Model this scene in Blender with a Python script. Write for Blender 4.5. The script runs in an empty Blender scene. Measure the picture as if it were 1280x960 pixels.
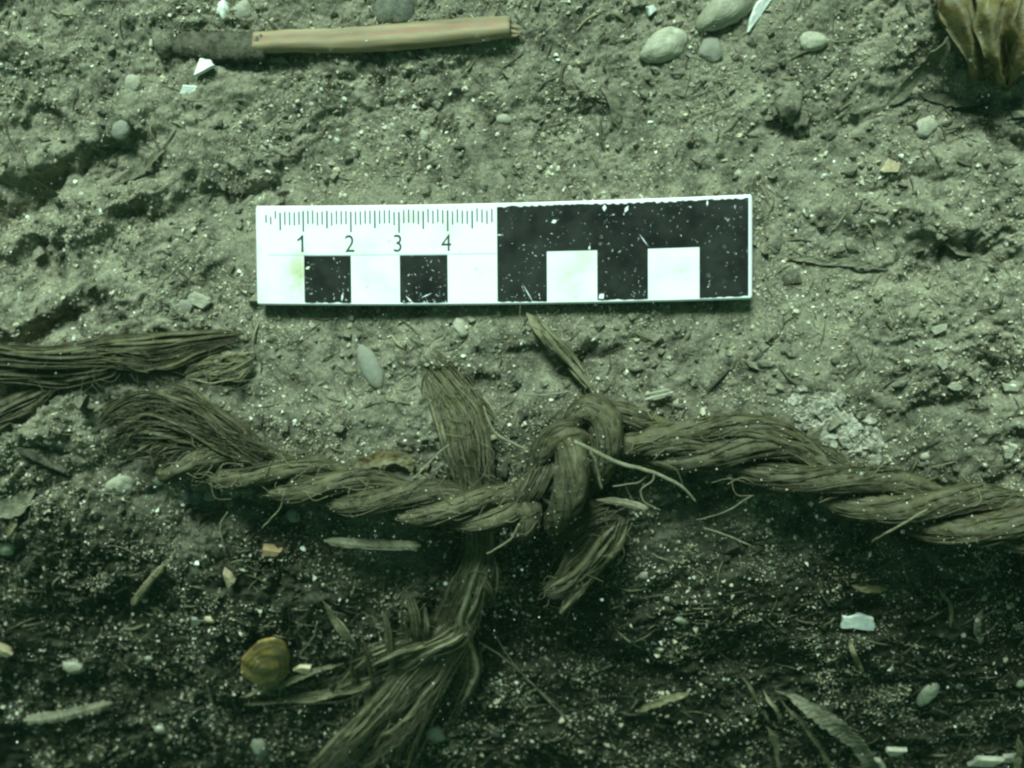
import bpy, math, random
import numpy as np

U = 0.01                      # everything below is written in centimetres; U turns it into metres
RAD = math.radians
sc = bpy.context.scene
COL = sc.collection

# ------------------------------------------------------------------ camera
CAM_LOC = np.array([3.01, -1.76, 21.89])
CAM_ROT = (RAD(-2.34), RAD(7.09), RAD(-0.43))
FOV = RAD(50.0)
cam_d = bpy.data.cameras.new("camera")
cam = bpy.data.objects.new("camera", cam_d)
COL.objects.link(cam)
cam.location = [c * U for c in CAM_LOC]
cam.rotation_euler = CAM_ROT
cam_d.sensor_fit = 'HORIZONTAL'
cam_d.angle = FOV
cam_d.clip_start = 0.005
cam_d.clip_end = 50.0
cam_d.dof.use_dof = True
cam_d.dof.focus_distance = 0.221
cam_d.dof.aperture_fstop = 16.0
sc.camera = cam

# ------------------------------------------------------------------ light
SUN_EL, SUN_AZ = RAD(46), RAD(-8)          # azimuth measured from +Y (top of the picture) towards +X
w = bpy.data.worlds.new("World")
sc.world = w
w.use_nodes = True
nt = w.node_tree
nt.nodes.clear()
sky = nt.nodes.new('ShaderNodeTexSky')
sky.sky_type = 'NISHITA'
sky.sun_disc = False
sky.sun_elevation = SUN_EL
sky.sun_rotation = SUN_AZ
bg = nt.nodes.new('ShaderNodeBackground')
bg.inputs['Strength'].default_value = 0.05
tn = nt.nodes.new('ShaderNodeMix')          # daylight that has come down through green coastal water
tn.data_type = 'RGBA'
tn.blend_type = 'MULTIPLY'
tn.inputs['Factor'].default_value = 1.0
tn.inputs['B'].default_value = (0.52, 1.0, 0.45, 1)
wo = nt.nodes.new('ShaderNodeOutputWorld')
nt.links.new(sky.outputs[0], tn.inputs['A'])
nt.links.new(tn.outputs['Result'], bg.inputs[0])
nt.links.new(bg.outputs[0], wo.inputs[0])

sun_d = bpy.data.lights.new("sun", 'SUN')
sun = bpy.data.objects.new("sun", sun_d)
COL.objects.link(sun)
sun_d.energy = 4.0
sun_d.angle = RAD(18)
sun_d.color = (0.70, 1.0, 0.91)
sun.rotation_euler = (math.pi / 2 - SUN_EL, 0, math.pi - SUN_AZ)
sun.location = (0, 1, 1)

vs = sc.view_settings
vs.view_transform = 'Standard'
vs.look = 'None'
vs.gamma = 1.0
vs.exposure = 0.8
try:
    vs.use_curve_mapping = False
except Exception:
    pass
sc.cycles.use_denoising = True
sc.cycles.filter_width = 2.4
sc.cycles.max_bounces = 6
sc.cycles.diffuse_bounces = 3
sc.cycles.volume_bounces = 1
sc.cycles.transparent_max_bounces = 6

# ------------------------------------------------------------------ noise
_rs = np.random.RandomState(11)
_perm = _rs.permutation(512)
_perm = np.concatenate([_perm, _perm, _perm])
_ga = _rs.rand(512) * 2 * np.pi
_gx, _gy = np.cos(_ga), np.sin(_ga)


def perlin(x, y, seed=0):
    x = np.asarray(x, float) + seed * 37.17
    y = np.asarray(y, float) - seed * 19.73
    xi = np.floor(x).astype(int)
    yi = np.floor(y).astype(int)
    xf, yf = x - xi, y - yi
    u = xf * xf * xf * (xf * (xf * 6 - 15) + 10)
    v = yf * yf * yf * (yf * (yf * 6 - 15) + 10)
    xi &= 511
    yi &= 511

    def g(ix, iy, dx, dy):
        h = _perm[_perm[ix & 511] + (iy & 511)]
        return _gx[h] * dx + _gy[h] * dy
    a = g(xi, yi, xf, yf)
    b = g(xi + 1, yi, xf - 1, yf)
    c = g(xi, yi + 1, xf, yf - 1)
    d = g(xi + 1, yi + 1, xf - 1, yf - 1)
    return 1.4 * ((a + u * (b - a)) + v * ((c + u * (d - c)) - (a + u * (b - a))))


def fbm(x, y, seed=0, octv=3, gain=0.5):
    s, a, f = 0, 1.0, 1.0
    for o in range(octv):
        s = s + a * perlin(x * f, y * f, seed + o * 3)
        a *= gain
        f *= 2.03
    return s


def smooth(e0, e1, x):
    t = np.clip((x - e0) / (e1 - e0), 0, 1)
    return t * t * (3 - 2 * t)


# ------------------------------------------------------------------ seen point -> place on the seabed
def _rot():
    a, b, c = CAM_ROT
    Rx = np.array([[1, 0, 0], [0, math.cos(a), -math.sin(a)], [0, math.sin(a), math.cos(a)]])
    Ry = np.array([[math.cos(b), 0, math.sin(b)], [0, 1, 0], [-math.sin(b), 0, math.cos(b)]])
    Rz = np.array([[math.cos(c), -math.sin(c), 0], [math.sin(c), math.cos(c), 0], [0, 0, 1]])
    return Rz @ Ry @ Rx


_R = _rot()
_F = 640 / math.tan(FOV / 2)


def at(px, py, z):
    """place (cm) at height z that stands where the photograph shows (px, py)"""
    d = _R @ np.array([(px - 640) / _F, (480 - py) / _F, -1.0])
    t = (z - CAM_LOC[2]) / d[2]
    return CAM_LOC + d * t


# ------------------------------------------------------------------ seabed form
# hollows and banks: px, py, half length, half width (px), angle (deg, counter-clockwise), depth cm (negative = raised)
FEATURES = [
    (120, 200, 120, 26, 12, 0.45), (20, 250, 70, 40, 30, 1.0), (20, 335, 60, 32, 20, 1.0),
    (290, 235, 80, 13, 22, 0.35), (170, 270, 90, 14, 20, 0.4), (60, 150, 60, 18, 10, 0.3),
    (110, 165, 110, 25, 12, -0.3), (250, 205, 80, 22, 20, -0.3), (60, 285, 90, 25, 20, -0.3),
    (250, 340, 130, 45, 10, -0.2), (20, 70, 80, 30, 0, -0.3), (190, 120, 70, 25, 10, -0.15),
    (280, 62, 95, 22, 0, 0.3), (480, 85, 150, 14, -4, 0.2),
    (520, 140, 120, 22, 0, 0.22), (720, 150, 120, 25, -10, 0.2), (820, 215, 90, 18, 5, 0.15),
    (1000, 150, 60, 22, 20, 0.25), (1110, 150, 70, 25, 0, 0.3),
    (1210, 120, 90, 28, 0, 0.85), (1200, 320, 120, 22, -12, 0.5), (1180, 230, 110, 18, -5, 0.3),
    (1150, 280, 120, 25, -8, -0.25), (1260, 170, 80, 18, 0, 0.4), (1090, 335, 90, 8, -8, 0.2),
    (50, 412, 80, 18, 10, 0.9), (150, 560, 70, 45, 0, 0.8), (60, 535, 90, 40, 0, -0.2),
    (370, 520, 120, 35, 0, -0.15), (700, 445, 80, 25, 0, 0.35), (600, 480, 40, 20, 0, 0.3),
    (440, 670, 260, 26, -4, 0.12), (760, 670, 160, 60, 0, 0.3), (950, 650, 120, 35, -8, 0.0),
    (1180, 720, 150, 25, -8, 0.05), (1110, 690, 130, 20, -10, -0.15),
    (80, 800, 140, 60, 10, 0.4), (60, 930, 120, 40, 5, 0.5), (450, 900, 160, 40, 15, 0.4),
    (640, 830, 50, 60, 60, 0.6), (260, 640, 120, 40, 0, 0.4), (200, 780, 160, 40, 0, -0.2),
    (900, 730, 130, 50, 0, -0.25), (1180, 500, 130, 20, 15, 0.25), (1250, 610, 60, 15, 0, 0.2),
    (860, 720, 80, 40, 10, 0.3), (1000, 880, 160, 40, -20, 0.35), (780, 880, 120, 50, 0, 0.35),
]
_feat = []
for (px, py, L, W, A, D) in FEATURES:
    c = at(px, py, -0.3)
    if py < 420:
        D *= .6
    _feat.append((c[0], c[1], L / 62, W / 62, math.cos(RAD(A)), math.sin(RAD(A)), D))


_FA = np.array(_feat)


def base_h(x, y):
    """the lie of the seabed: level round the scale bar, falling away to the near side below the rope"""
    yy = y + 0.5 * perlin(x / 5, y / 6, 4)
    t = -1.5 - yy  # fall shaped to turn the near side from the sun and dim it
    s = np.where(t > 0, np.where(t < 8.4, .049 * t * t, 3.4574 + 0.8232 * (t - 8.4)), 0)
    s = np.minimum(s, 9 + 0.15 * np.maximum(t, 0))
    up = 0.05 * np.maximum(y - 1.5, 0)
    return -0.34 - s + np.minimum(up, 2.0) + 0.14 * perlin(x / 4.5, y / 4.5, 9)


def H(x, y, fine=True):
    if np.ndim(x) == 0:
        return H(np.array([float(x)]), np.array([float(y)]), fine)[0]
    x = np.asarray(x, float)
    y = np.asarray(y, float)
    h = base_h(x, y)
    wx = x + 0.45 * perlin(x / 1.3, y / 1.3, 1) + 0.20 * perlin(x / .35, y / .35, 31)
    wy = y + 0.45 * perlin(x / 1.3, y / 1.3, 2) + 0.20 * perlin(x / .35, y / .35, 32)
    if wx.size <= 64:
        cx, cy, L, W, ca, sa, D = (c_[:, None] for c_ in _FA.T)
        dx, dy = wx.ravel()[None] - cx, wy.ravel()[None] - cy
        u = (dx * ca + dy * sa) / L
        v = (-dx * sa + dy * ca) / W
        v = np.where(v > 0, v * 1.5, v * 0.8)
        h = h - (D * np.exp(-(u * u + v * v))).sum(0).reshape(h.shape)
    for (cx, cy, L, W, ca, sa, D) in (_feat if wx.size > 64 else ()):
        R_ = 2.6 * max(L, W * 1.25)
        m = (np.abs(wx - cx) < R_) & (np.abs(wy - cy) < R_)
        if not m.any():
            continue
        dx, dy = wx[m] - cx, wy[m] - cy
        u = (dx * ca + dy * sa) / L
        v = (-dx * sa + dy * ca) / W
        v = np.where(v > 0, v * 1.5, v * 0.8)        # steeper on the far bank
        h[m] = h[m] - D * np.exp(-(u * u + v * v))
    bar = smooth(1.6, .7, np.maximum(np.abs(x) - 4.6, 1.5 * (np.abs(y) - .9)))   # sediment pressed flat by the bar
    rough = (0.55 + 0.75 * smooth(-.35, .5, perlin(x / 3.2, y / 3.2, 5)) + .5 * smooth(-5.5, -8, y) + .35 * smooth(5, 9, np.abs(x - 1.5))) * (1 - .6 * bar)
    calm = 1 - .42 * smooth(-5.0, -3.4, y) * smooth(7.5, 5.0, np.abs(x - 1.0))   # softer silt round the bar
    rx, ry = wx * .91 + wy * .42, -wx * .42 + wy * .91
    d = 0.17 * perlin(rx / 1.7, ry / 1.0, 6)
    d = d + 0.17 * (np.abs(perlin(rx / .9, ry / .66, 7)) - .25)
    d = d + 0.085 * (np.abs(perlin(rx / .5, ry / .33, 8)) - .25)
    d = d * calm
    if fine:
        d = d + 0.036 * (np.abs(perlin(wx / .21, wy / .19, 12)) - .2)
        d = d + 0.030 * perlin(x / .12, y / .12, 13)
        d = d + 0.026 * perlin(x / .065, y / .065, 14)
    h = h + d * rough
    top = -0.235
    h = np.where(bar > 0, h + (np.minimum(h, top) - h) * smooth(0, .8, bar), h)
    return h


def ground(px, py, dz=0.0):
    z = -0.3
    for _ in range(9):
        p = at(px, py, z)
        z = .5 * z + .5 * (float(H(p[0], p[1], False)) + dz)
    return at(px, py, z)


def px_cm(px, py):
    g = ground(px, py)
    a = at(px, py, g[2])
    return float(np.linalg.norm(at(px + 1, py, g[2]) - a))


# ------------------------------------------------------------------ mesh helper
class MB:
    def __init__(self):
        self.v, self.f3, self.f4, self.t, self.n = [], [], [], [], 0

    def add(self, v, f3=None, f4=None, tint=0.5):
        v = np.asarray(v, float).reshape(-1, 3)
        self.v.append(v)
        t = np.full(len(v), tint) if np.isscalar(tint) else np.asarray(tint, float)
        self.t.append(t)
        if f3 is not None and len(f3):
            self.f3.append(np.asarray(f3, int).reshape(-1, 3) + self.n)
        if f4 is not None and len(f4):
            self.f4.append(np.asarray(f4, int).reshape(-1, 4) + self.n)
        self.n += len(v)

    def build(self, name, mat, parent=None, origin=None, smooth_shade=True):
        v = np.concatenate(self.v)
        if origin is None:
            origin = np.array(parent['_o']) if parent is not None else np.array([v[:, 0].mean(), v[:, 1].mean(), v[:, 2].min()])
        origin = np.asarray(origin, float)
        me = bpy.data.meshes.new(name)
        f3 = np.concatenate(self.f3) if self.f3 else np.zeros((0, 3), int)
        f4 = np.concatenate(self.f4) if self.f4 else np.zeros((0, 4), int)
        nl = f3.size + f4.size
        me.vertices.add(len(v))
        me.vertices.foreach_set('co', ((v - origin) * U).astype(np.float32).ravel())
        me.loops.add(nl)
        me.loops.foreach_set('vertex_index', np.concatenate([f3.ravel(), f4.ravel()]).astype(np.int32))
        npoly = len(f3) + len(f4)
        me.polygons.add(npoly)
        starts = np.concatenate([np.arange(len(f3)) * 3, f3.size + np.arange(len(f4)) * 4])
        me.polygons.foreach_set('loop_start', starts.astype(np.int32))
        me.polygons.foreach_set('use_smooth', np.full(npoly, smooth_shade))
        at_ = me.attributes.new('tint', 'FLOAT', 'POINT')
        at_.data.foreach_set('value', np.concatenate(self.t).astype(np.float32))
        me.update(calc_edges=True)
        me.materials.append(mat)
        o = bpy.data.objects.new(name, me)
        COL.objects.link(o)
        if parent is None:
            o.location = [c * U for c in origin]
            o['_o'] = [float(c) for c in origin]
        else:
            o.parent = parent
            o['_o'] = list(parent['_o'])
        return o


def tag(o, label, cat=None, group=None, kind=None):
    o['label'] = label
    if cat:
        o['category'] = cat
    if group:
        o['group'] = group
    if kind:
        o['kind'] = kind
    return o


def thing(name, label, cat, origin, group=None):
    o = bpy.data.objects.new(name, None)
    COL.objects.link(o)
    o.empty_display_size = 0.005
    o.location = [float(c) * U for c in origin]
    o['_o'] = [float(c) for c in origin]
    return tag(o, label, cat, group)


# ------------------------------------------------------------------ materials
def new_mat(name):
    m = bpy.data.materials.new(name)
    m.use_nodes = True
    n = m.node_tree
    n.nodes.clear()
    out = n.nodes.new('ShaderNodeOutputMaterial')
    b = n.nodes.new('ShaderNodeBsdfPrincipled')
    n.links.new(b.outputs[0], out.inputs[0])
    return m, n, b


def coords(n, scale_cm):
    tc = n.nodes.new('ShaderNodeTexCoord')
    mp = n.nodes.new('ShaderNodeMapping')
    s = 100.0 / scale_cm
    mp.inputs['Scale'].default_value = (s, s, s) if np.isscalar(s) else tuple(s)
    n.links.new(tc.outputs['Object'], mp.inputs[0])
    return mp.outputs[0]


def noise(n, scale_cm, detail=4, rough=.6, off=0):
    t = n.nodes.new('ShaderNodeTexNoise')
    t.inputs['Scale'].default_value = 1.0
    t.inputs['Detail'].default_value = detail
    t.inputs['Roughness'].default_value = rough
    n.links.new(coords(n, scale_cm), t.inputs['Vector'])
    return t.outputs['Fac']


def ramp(n, fac, a, b, interp='LINEAR'):
    r = n.nodes.new('ShaderNodeMapRange')
    r.inputs['From Min'].default_value = a
    r.inputs['From Max'].default_value = b
    r.clamp = True
    if interp == 'SMOOTH':
        r.interpolation_type = 'SMOOTHSTEP'
    n.links.new(fac, r.inputs['Value'])
    return r.outputs[0]


WARM = [1.44, 1.34, 1.21]


def mixc(n, fac, a, b):
    m = n.nodes.new('ShaderNodeMix')
    m.data_type = 'RGBA'
    for key, val in (('Factor', fac), ('A', a), ('B', b)):
        s = m.inputs[key]
        if isinstance(val, (int, float)):
            s.default_value = val
        elif isinstance(val, tuple):
            s.default_value = tuple(min(.85, c_ * k_) for c_, k_ in zip(val, WARM)) + (1,)
        else:
            n.links.new(val, s)
    return m.outputs['Result']


def math_(n, op, a, b):
    m = n.nodes.new('ShaderNodeMath')
    m.operation = op
    for i, val in enumerate((a, b)):
        if isinstance(val, (int, float)):
            m.inputs[i].default_value = val
        else:
            n.links.new(val, m.inputs[i])
    return m.outputs[0]


def attr(n, name='tint'):
    a = n.nodes.new('ShaderNodeAttribute')
    a.attribute_name = name
    return a.outputs['Fac']


def bump(n, b, fac, dist_cm, strength=1.0):
    k = n.nodes.new('ShaderNodeBump')
    k.inputs['Strength'].default_value = strength
    k.inputs['Distance'].default_value = dist_cm * U
    n.links.new(fac, k.inputs['Height'])
    n.links.new(k.outputs[0], b.inputs['Normal'])


SILT = (0.135, 0.131, 0.096)


def silt_dust(n, col, lo=.35, hi=.65, amount=.8, up=True, scale=.35):
    """fine grey silt that has settled on the upper side"""
    f = ramp(n, noise(n, scale, 6, .7), lo, hi, 'SMOOTH')
    if up:
        g = n.nodes.new('ShaderNodeNewGeometry')
        s = n.nodes.new('ShaderNodeSeparateXYZ')
        n.links.new(g.outputs['Normal'], s.inputs[0])
        f = math_(n, 'MULTIPLY', f, ramp(n, s.outputs['Z'], .15, .85))
    f = math_(n, 'MULTIPLY', f, amount)
    return mixc(n, f, col, SILT)


def simple_mat(name, c1, c2, scale=.3, rough=.75, bump_cm=.01, bump_scale=.06, dust=.5, spec=.3, sss=0, lo=.35, hi=.65):
    m, n, b = new_mat(name)
    col = mixc(n, ramp(n, noise(n, scale, 5, .6), lo, hi), c1, c2)
    if dust:
        col = silt_dust(n, col, .36, .60, dust, True, .22)
    n.links.new(col, b.inputs['Base Color'])
    b.inputs['Roughness'].default_value = rough
    b.inputs['Specular IOR Level'].default_value = spec
    if sss:
        b.inputs['Subsurface Weight'].default_value = sss
        b.inputs['Subsurface Radius'].default_value = (.6, .5, .25)
        b.inputs['Subsurface Scale'].default_value = .002
    if bump_cm:
        bump(n, b, noise(n, bump_scale, 4, .6), bump_cm)
    return m


def fibre_mat(name, c_dark, c_mid, c_pale, dust=.75):
    m, n, b = new_mat(name)
    t = attr(n)
    a = mixc(n, ramp(n, t, 0, .5), c_dark, c_mid)
    a = mixc(n, ramp(n, t, .5, 1), a, c_pale)
    stain = ramp(n, noise(n, .45, 5, .65), .42, .66)
    a = mixc(n, math_(n, 'MULTIPLY', stain, .75), a, c_dark)
    a = silt_dust(n, a, .34, .58, dust, True, .3)
    n.links.new(a, b.inputs['Base Color'])
    b.inputs['Roughness'].default_value = .85
    b.inputs['Specular IOR Level'].default_value = .15
    bump(n, b, noise(n, .07, 5, .7), .03)
    return m


def seabed_mat():
    m, n, b = new_mat('sediment')
    big = noise(n, 2.2, 5, .62)
    mid = noise(n, .45, 6, .68)
    fine = noise(n, .06, 4, .7)
    col = mixc(n, ramp(n, mid, .38, .64), (.038, .038, .029), (.195, .190, .146))
    col = mixc(n, math_(n, 'MULTIPLY', ramp(n, big, .42, .66, 'SMOOTH'), .5), col, (.205, .198, .150))
    col = mixc(n, math_(n, 'MULTIPLY', ramp(n, fine, .5, .72), .6), col, (.27, .262, .19))
    col = mixc(n, math_(n, 'MULTIPLY', ramp(n, fine, .5, .3), .6), col, (.045, .043, .03))
    # dark mud towards the near side, with the light falloff painted into its colour
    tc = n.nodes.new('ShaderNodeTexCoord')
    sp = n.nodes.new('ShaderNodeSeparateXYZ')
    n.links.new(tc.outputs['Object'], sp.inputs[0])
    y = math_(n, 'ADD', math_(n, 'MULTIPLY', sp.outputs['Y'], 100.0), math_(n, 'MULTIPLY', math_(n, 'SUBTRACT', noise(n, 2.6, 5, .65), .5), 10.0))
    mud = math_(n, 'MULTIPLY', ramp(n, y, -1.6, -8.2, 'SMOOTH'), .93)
    mud_shade = mixc(n, ramp(n, mid, .4, .7), (.004, .0052, .0025), (.019, .0235, .0125))
    mud_shade = mixc(n, math_(n, 'MULTIPLY', ramp(n, fine, .6, .75), .5), mud_shade, (.065, .075, .05))
    col = mixc(n, mud, col, mud_shade)
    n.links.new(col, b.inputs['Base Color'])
    b.inputs['Roughness'].default_value = .95
    b.inputs['Specular IOR Level'].default_value = .1
    bump(n, b, noise(n, .045, 5, .75), .035, .9)
    return m


M = {}
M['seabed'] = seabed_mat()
M['rope'] = fibre_mat('rope_fibre', (.012, .0108, .0048), (.046, .041, .020), (.098, .088, .045), .42)
M['rope_core'] = simple_mat('rope_core', (.022, .021, .012), (.05, .048, .028), .3, .9, .02, .05, .3)
M['fray'] = fibre_mat('frayed_fibre', (.032, .029, .013), (.085, .077, .039), (.19, .182, .112), .6)
M['grain'] = None
m, n, b = new_mat('sand_grain')
t = attr(n)
c = mixc(n, ramp(n, t, 0, .35), (.05, .05, .035), (.20, .19, .13))
c = mixc(n, ramp(n, t, .35, .8), c, (.36, .35, .26))
c = mixc(n, ramp(n, t, .8, 1), c, (.70, .70, .60))
c = mixc(n, math_(n, 'MULTIPLY', ramp(n, noise(n, .11, 2, .5), .56, .66), .75), c, (.16, .105, .05))
n.links.new(c, b.inputs['Base Color'])
b.inputs['Roughness'].default_value = .6
M['grain'] = m
m, n, b = new_mat('plant_litter')
t = attr(n)
c = mixc(n, ramp(n, t, 0, .6), (.020, .018, .010), (.085, .078, .042))
c = mixc(n, ramp(n, t, .6, 1), c, (.22, .205, .125))
c = silt_dust(n, c, .4, .7, .5)
n.links.new(c, b.inputs['Base Color'])
b.inputs['Roughness'].default_value = .8
M['litter'] = m
M['shell_white'] = simple_mat('white_shell', (.62, .62, .55), (.80, .80, .75), .25, .55, .012, .08, .35)
M['shell_cream'] = simple_mat('cream_shell', (.22, .22, .175), (.36, .35, .28), .3, .6, .012, .08, .6)
M['shell_grey'] = simple_mat('grey_shell', (.17, .165, .13), (.33, .32, .26), .4, .6, .015, .1, .75)
M['stone_grey'] = simple_mat('grey_stone', (.13, .14, .125), (.20, .205, .18), .25, .75, .015, .05, .75)
M['stone_pale'] = simple_mat('pale_stone', (.22, .22, .18), (.36, .35, .29), .25, .75, .02, .06, .75)
M['stone_dark'] = simple_mat('dark_stone', (.035, .04, .036), (.07, .078, .068), .3, .8, .02, .06, .7)
M['tan'] = simple_mat('tan_wood', (.33, .21, .11), (.42, .29, .17), .12, .7, .02, .05, .3)
M['shard'] = simple_mat('tan_shard', (.28, .22, .14), (.42, .36, .25), .15, .6, .01, .05, .15)
M['ochre'] = simple_mat('ochre_membrane', (.030, .020, .006), (.20, .13, .025), .28, .45, .01, .1, .25, .5, .25)
M['weed'] = simple_mat('seaweed', (.040, .026, .006), (.135, .108, .036), .5, .6, .03, .12, .6, .3, .2)
M['blade'] = simple_mat('silted_blade', (.035, .035, .02), (.11, .106, .07), .3, .85, .03, .08, .85)
M['straw'] = simple_mat('straw', (.075, .066, .033), (.17, .15, .082), .2, .7, .02, .05, .5)
M['root'] = simple_mat('rootlet', (.085, .082, .053), (.17, .163, .11), .2, .8, .02, .04, .35)
M['dark_wood'] = simple_mat('dark_wood', (.010, .0095, .0065), (.036, .034, .023), .2, .9, .04, .06, .45)
M['crust'] = simple_mat('white_crust', (.15, .145, .12), (.40, .39, .335), .10, .95, .05, .04, .45, lo=.40, hi=.62)
m, n, b = new_mat('suspended_matter')
b.inputs['Base Color'].default_value = (.55, .58, .48, 1)
b.inputs['Roughness'].default_value = .8
M['particle'] = m

# twig: pinkish brown along the upper side of the peeled wood, straw below
m, n, b = new_mat('peeled_twig')
tc = n.nodes.new('ShaderNodeTexCoord')
mp = n.nodes.new('ShaderNodeMapping')
mp.inputs['Scale'].default_value = (60, 700, 700)
n.links.new(tc.outputs['Object'], mp.inputs[0])
nz = n.nodes.new('ShaderNodeTexNoise')
nz.inputs['Scale'].default_value = 1
nz.inputs['Detail'].default_value = 5
n.links.new(mp.outputs[0], nz.inputs['Vector'])
c = mixc(n, ramp(n, nz.outputs['Fac'], .3, .7), (.105, .078, .040), (.23, .180, .108))
t = attr(n)
c = mixc(n, math_(n, 'MULTIPLY', ramp(n, t, .35, .9), ramp(n, noise(n, .9, 3), .3, .6)), c, (.19, .092, .054))
c = silt_dust(n, c, .44, .70, .45, True, .25)
n.links.new(c, b.inputs['Base Color'])
b.inputs['Roughness'].default_value = .7
bump(n, b, nz.outputs['Fac'], .02)
M['twig'] = m

# scale bar
WARM[:] = [1, 1, 1]
m, n, b = new_mat('white_plastic')
c = mixc(n, math_(n, 'MULTIPLY', ramp(n, noise(n, 1.1, 3), .52, .75), .6), (.80, .80, .78), (.50, .54, .30))
v = n.nodes.new('ShaderNodeTexVoronoi')
v.inputs['Scale'].default_value = 1
n.links.new(coords(n, .45), v.inputs['Vector'])
c = mixc(n, math_(n, 'MULTIPLY', ramp(n, v.outputs['Distance'], .12, .05), .45), c, (.35, .42, .30))
gv = n.nodes.new('ShaderNodeTexGradient')
gv.gradient_type = 'SPHERICAL'
tcs = n.nodes.new('ShaderNodeTexCoord')
mps = n.nodes.new('ShaderNodeMapping')
mps.inputs['Scale'].default_value = (220, 150, 100)
mps.inputs['Location'].default_value = (220 * .0415, 150 * .0042, -100 * .002)
n.links.new(tcs.outputs['Object'], mps.inputs[0])
n.links.new(mps.outputs[0], gv.inputs[0])
st = math_(n, 'MULTIPLY', gv.outputs['Fac'], ramp(n, noise(n, .35, 4), .3, .65))
c = mixc(n, math_(n, 'MULTIPLY', st, 1.1), c, (.40, .40, .16))
n.links.new(c, b.inputs['Base Color'])
b.inputs['Roughness'].default_value = .45
M['plastic'] = m
m, n, b = new_mat('black_print')
chip = ramp(n, noise(n, .055, 3, .55), .735, .76)
where = ramp(n, noise(n, 1.2, 4, .6), .38, .62)
chip = math_(n, 'MULTIPLY', chip, where)
v = n.nodes.new('ShaderNodeTexVoronoi')
v.inputs['Scale'].default_value = 1
n.links.new(coords(n, .13), v.inputs['Vector'])
chip2 = math_(n, 'MULTIPLY', math_(n, 'MULTIPLY', ramp(n, v.outputs['Distance'], .13, .05), ramp(n, noise(n, .3, 3), .52, .6)), .6)
chip = math_(n, 'MAXIMUM', chip, chip2)
base = mixc(n, ramp(n, noise(n, .5, 5), .35, .75), (.003, .0035, .003), (.026, .027, .022))
c = mixc(n, chip, base, (.62, .62, .56))
n.links.new(c, b.inputs['Base Color'])
b.inputs['Roughness'].default_value = .7
b.inputs['Specular IOR Level'].default_value = .15
M['print'] = m
m, n, b = new_mat('worn_ink')
c = mixc(n, ramp(n, noise(n, .05, 3), .66, .76), (.012, .015, .014), (.4, .4, .37))
n.links.new(c, b.inputs['Base Color'])
M['ink'] = m
m, n, b = new_mat('faded_line')
b.inputs['Base Color'].default_value = (.30, .42, .38, 1)
M['line'] = m

# ------------------------------------------------------------------ seabed sheet
def seabed():
    X0, X1, Y0, Y1 = -14.6, 16.6, -14.2, 8.0
    step = 0.0375
    fx = np.arange(X0, X1 + 1e-6, step)
    fy = np.arange(Y0, Y1 + 1e-6, step)
    out = np.concatenate([np.arange(1, 50) * .16, 8 + np.geomspace(.4, 490, 16)])
    xs = np.concatenate([X0 - out[::-1], fx, X1 + out])
    ys = np.concatenate([Y0 - out[::-1], fy, Y1 + out])
    X, Y = np.meshgrid(xs, ys)
    Z = H(X, Y)
    ny, nx = X.shape
    idx = np.arange(nx * ny).reshape(ny, nx)
    q = np.stack([idx[:-1, :-1], idx[:-1, 1:], idx[1:, 1:], idx[1:, :-1]], -1).reshape(-1, 4)
    mb = MB()
    mb.add(np.stack([X, Y, Z], -1).reshape(-1, 3), None, q)
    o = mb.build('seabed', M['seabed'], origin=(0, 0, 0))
    tag(o, 'grey brown silty seabed sloping down, its near side painted darker for fading light', kind='structure')
    return o


seabed()

# ------------------------------------------------------------------ curve tools
def spline(pts, step):
    """Catmull-Rom through the points (rows may carry extra columns), resampled at about `step`"""
    P = np.asarray(pts, float)
    P = np.vstack([2 * P[0] - P[1], P, 2 * P[-1] - P[-2]])
    out = []
    for i in range(1, len(P) - 2):
        p0, p1, p2, p3 = P[i - 1], P[i], P[i + 1], P[i + 2]
        t = np.linspace(0, 1, 24, endpoint=False)[:, None]
        out.append(.5 * (2 * p1 + (p2 - p0) * t + (2 * p0 - 5 * p1 + 4 * p2 - p3) * t ** 2 + (3 * p1 - p0 - 3 * p2 + p3) * t ** 3))
    out.append(P[-2][None])
    Q = np.vstack(out)
    d = np.concatenate([[0], np.cumsum(np.linalg.norm(np.diff(Q[:, :3], axis=0), axis=1))])
    n = max(3, int(d[-1] / step) + 1)
    s = np.linspace(0, d[-1], n)
    return np.stack([np.interp(s, d, Q[:, k]) for k in range(Q.shape[1])], 1), s


def frames(P, up=(0, 0, 1)):
    T = np.gradient(P, axis=0)
    T /= np.linalg.norm(T, axis=1)[:, None] + 1e-12
    N = np.zeros_like(T)
    u = np.asarray(up, float)
    n0 = np.cross(u, T[0])
    if np.linalg.norm(n0) < 1e-3:
        n0 = np.cross((0, 1, 0), T[0])
    N[0] = n0 / np.linalg.norm(n0)
    for i in range(1, len(T)):
        v = N[i - 1] - T[i] * (N[i - 1] @ T[i])
        N[i] = v / (np.linalg.norm(v) + 1e-12)
    B = np.cross(T, N)
    return T, N, B


def flat_frames(P):
    T = np.gradient(P, axis=0)
    T /= np.linalg.norm(T, axis=1)[:, None] + 1e-12
    N = np.cross(np.tile((0, 0, 1.), (len(T), 1)), T)
    N /= np.linalg.norm(N, axis=1)[:, None] + 1e-9
    return T, N, np.cross(T, N)


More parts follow.
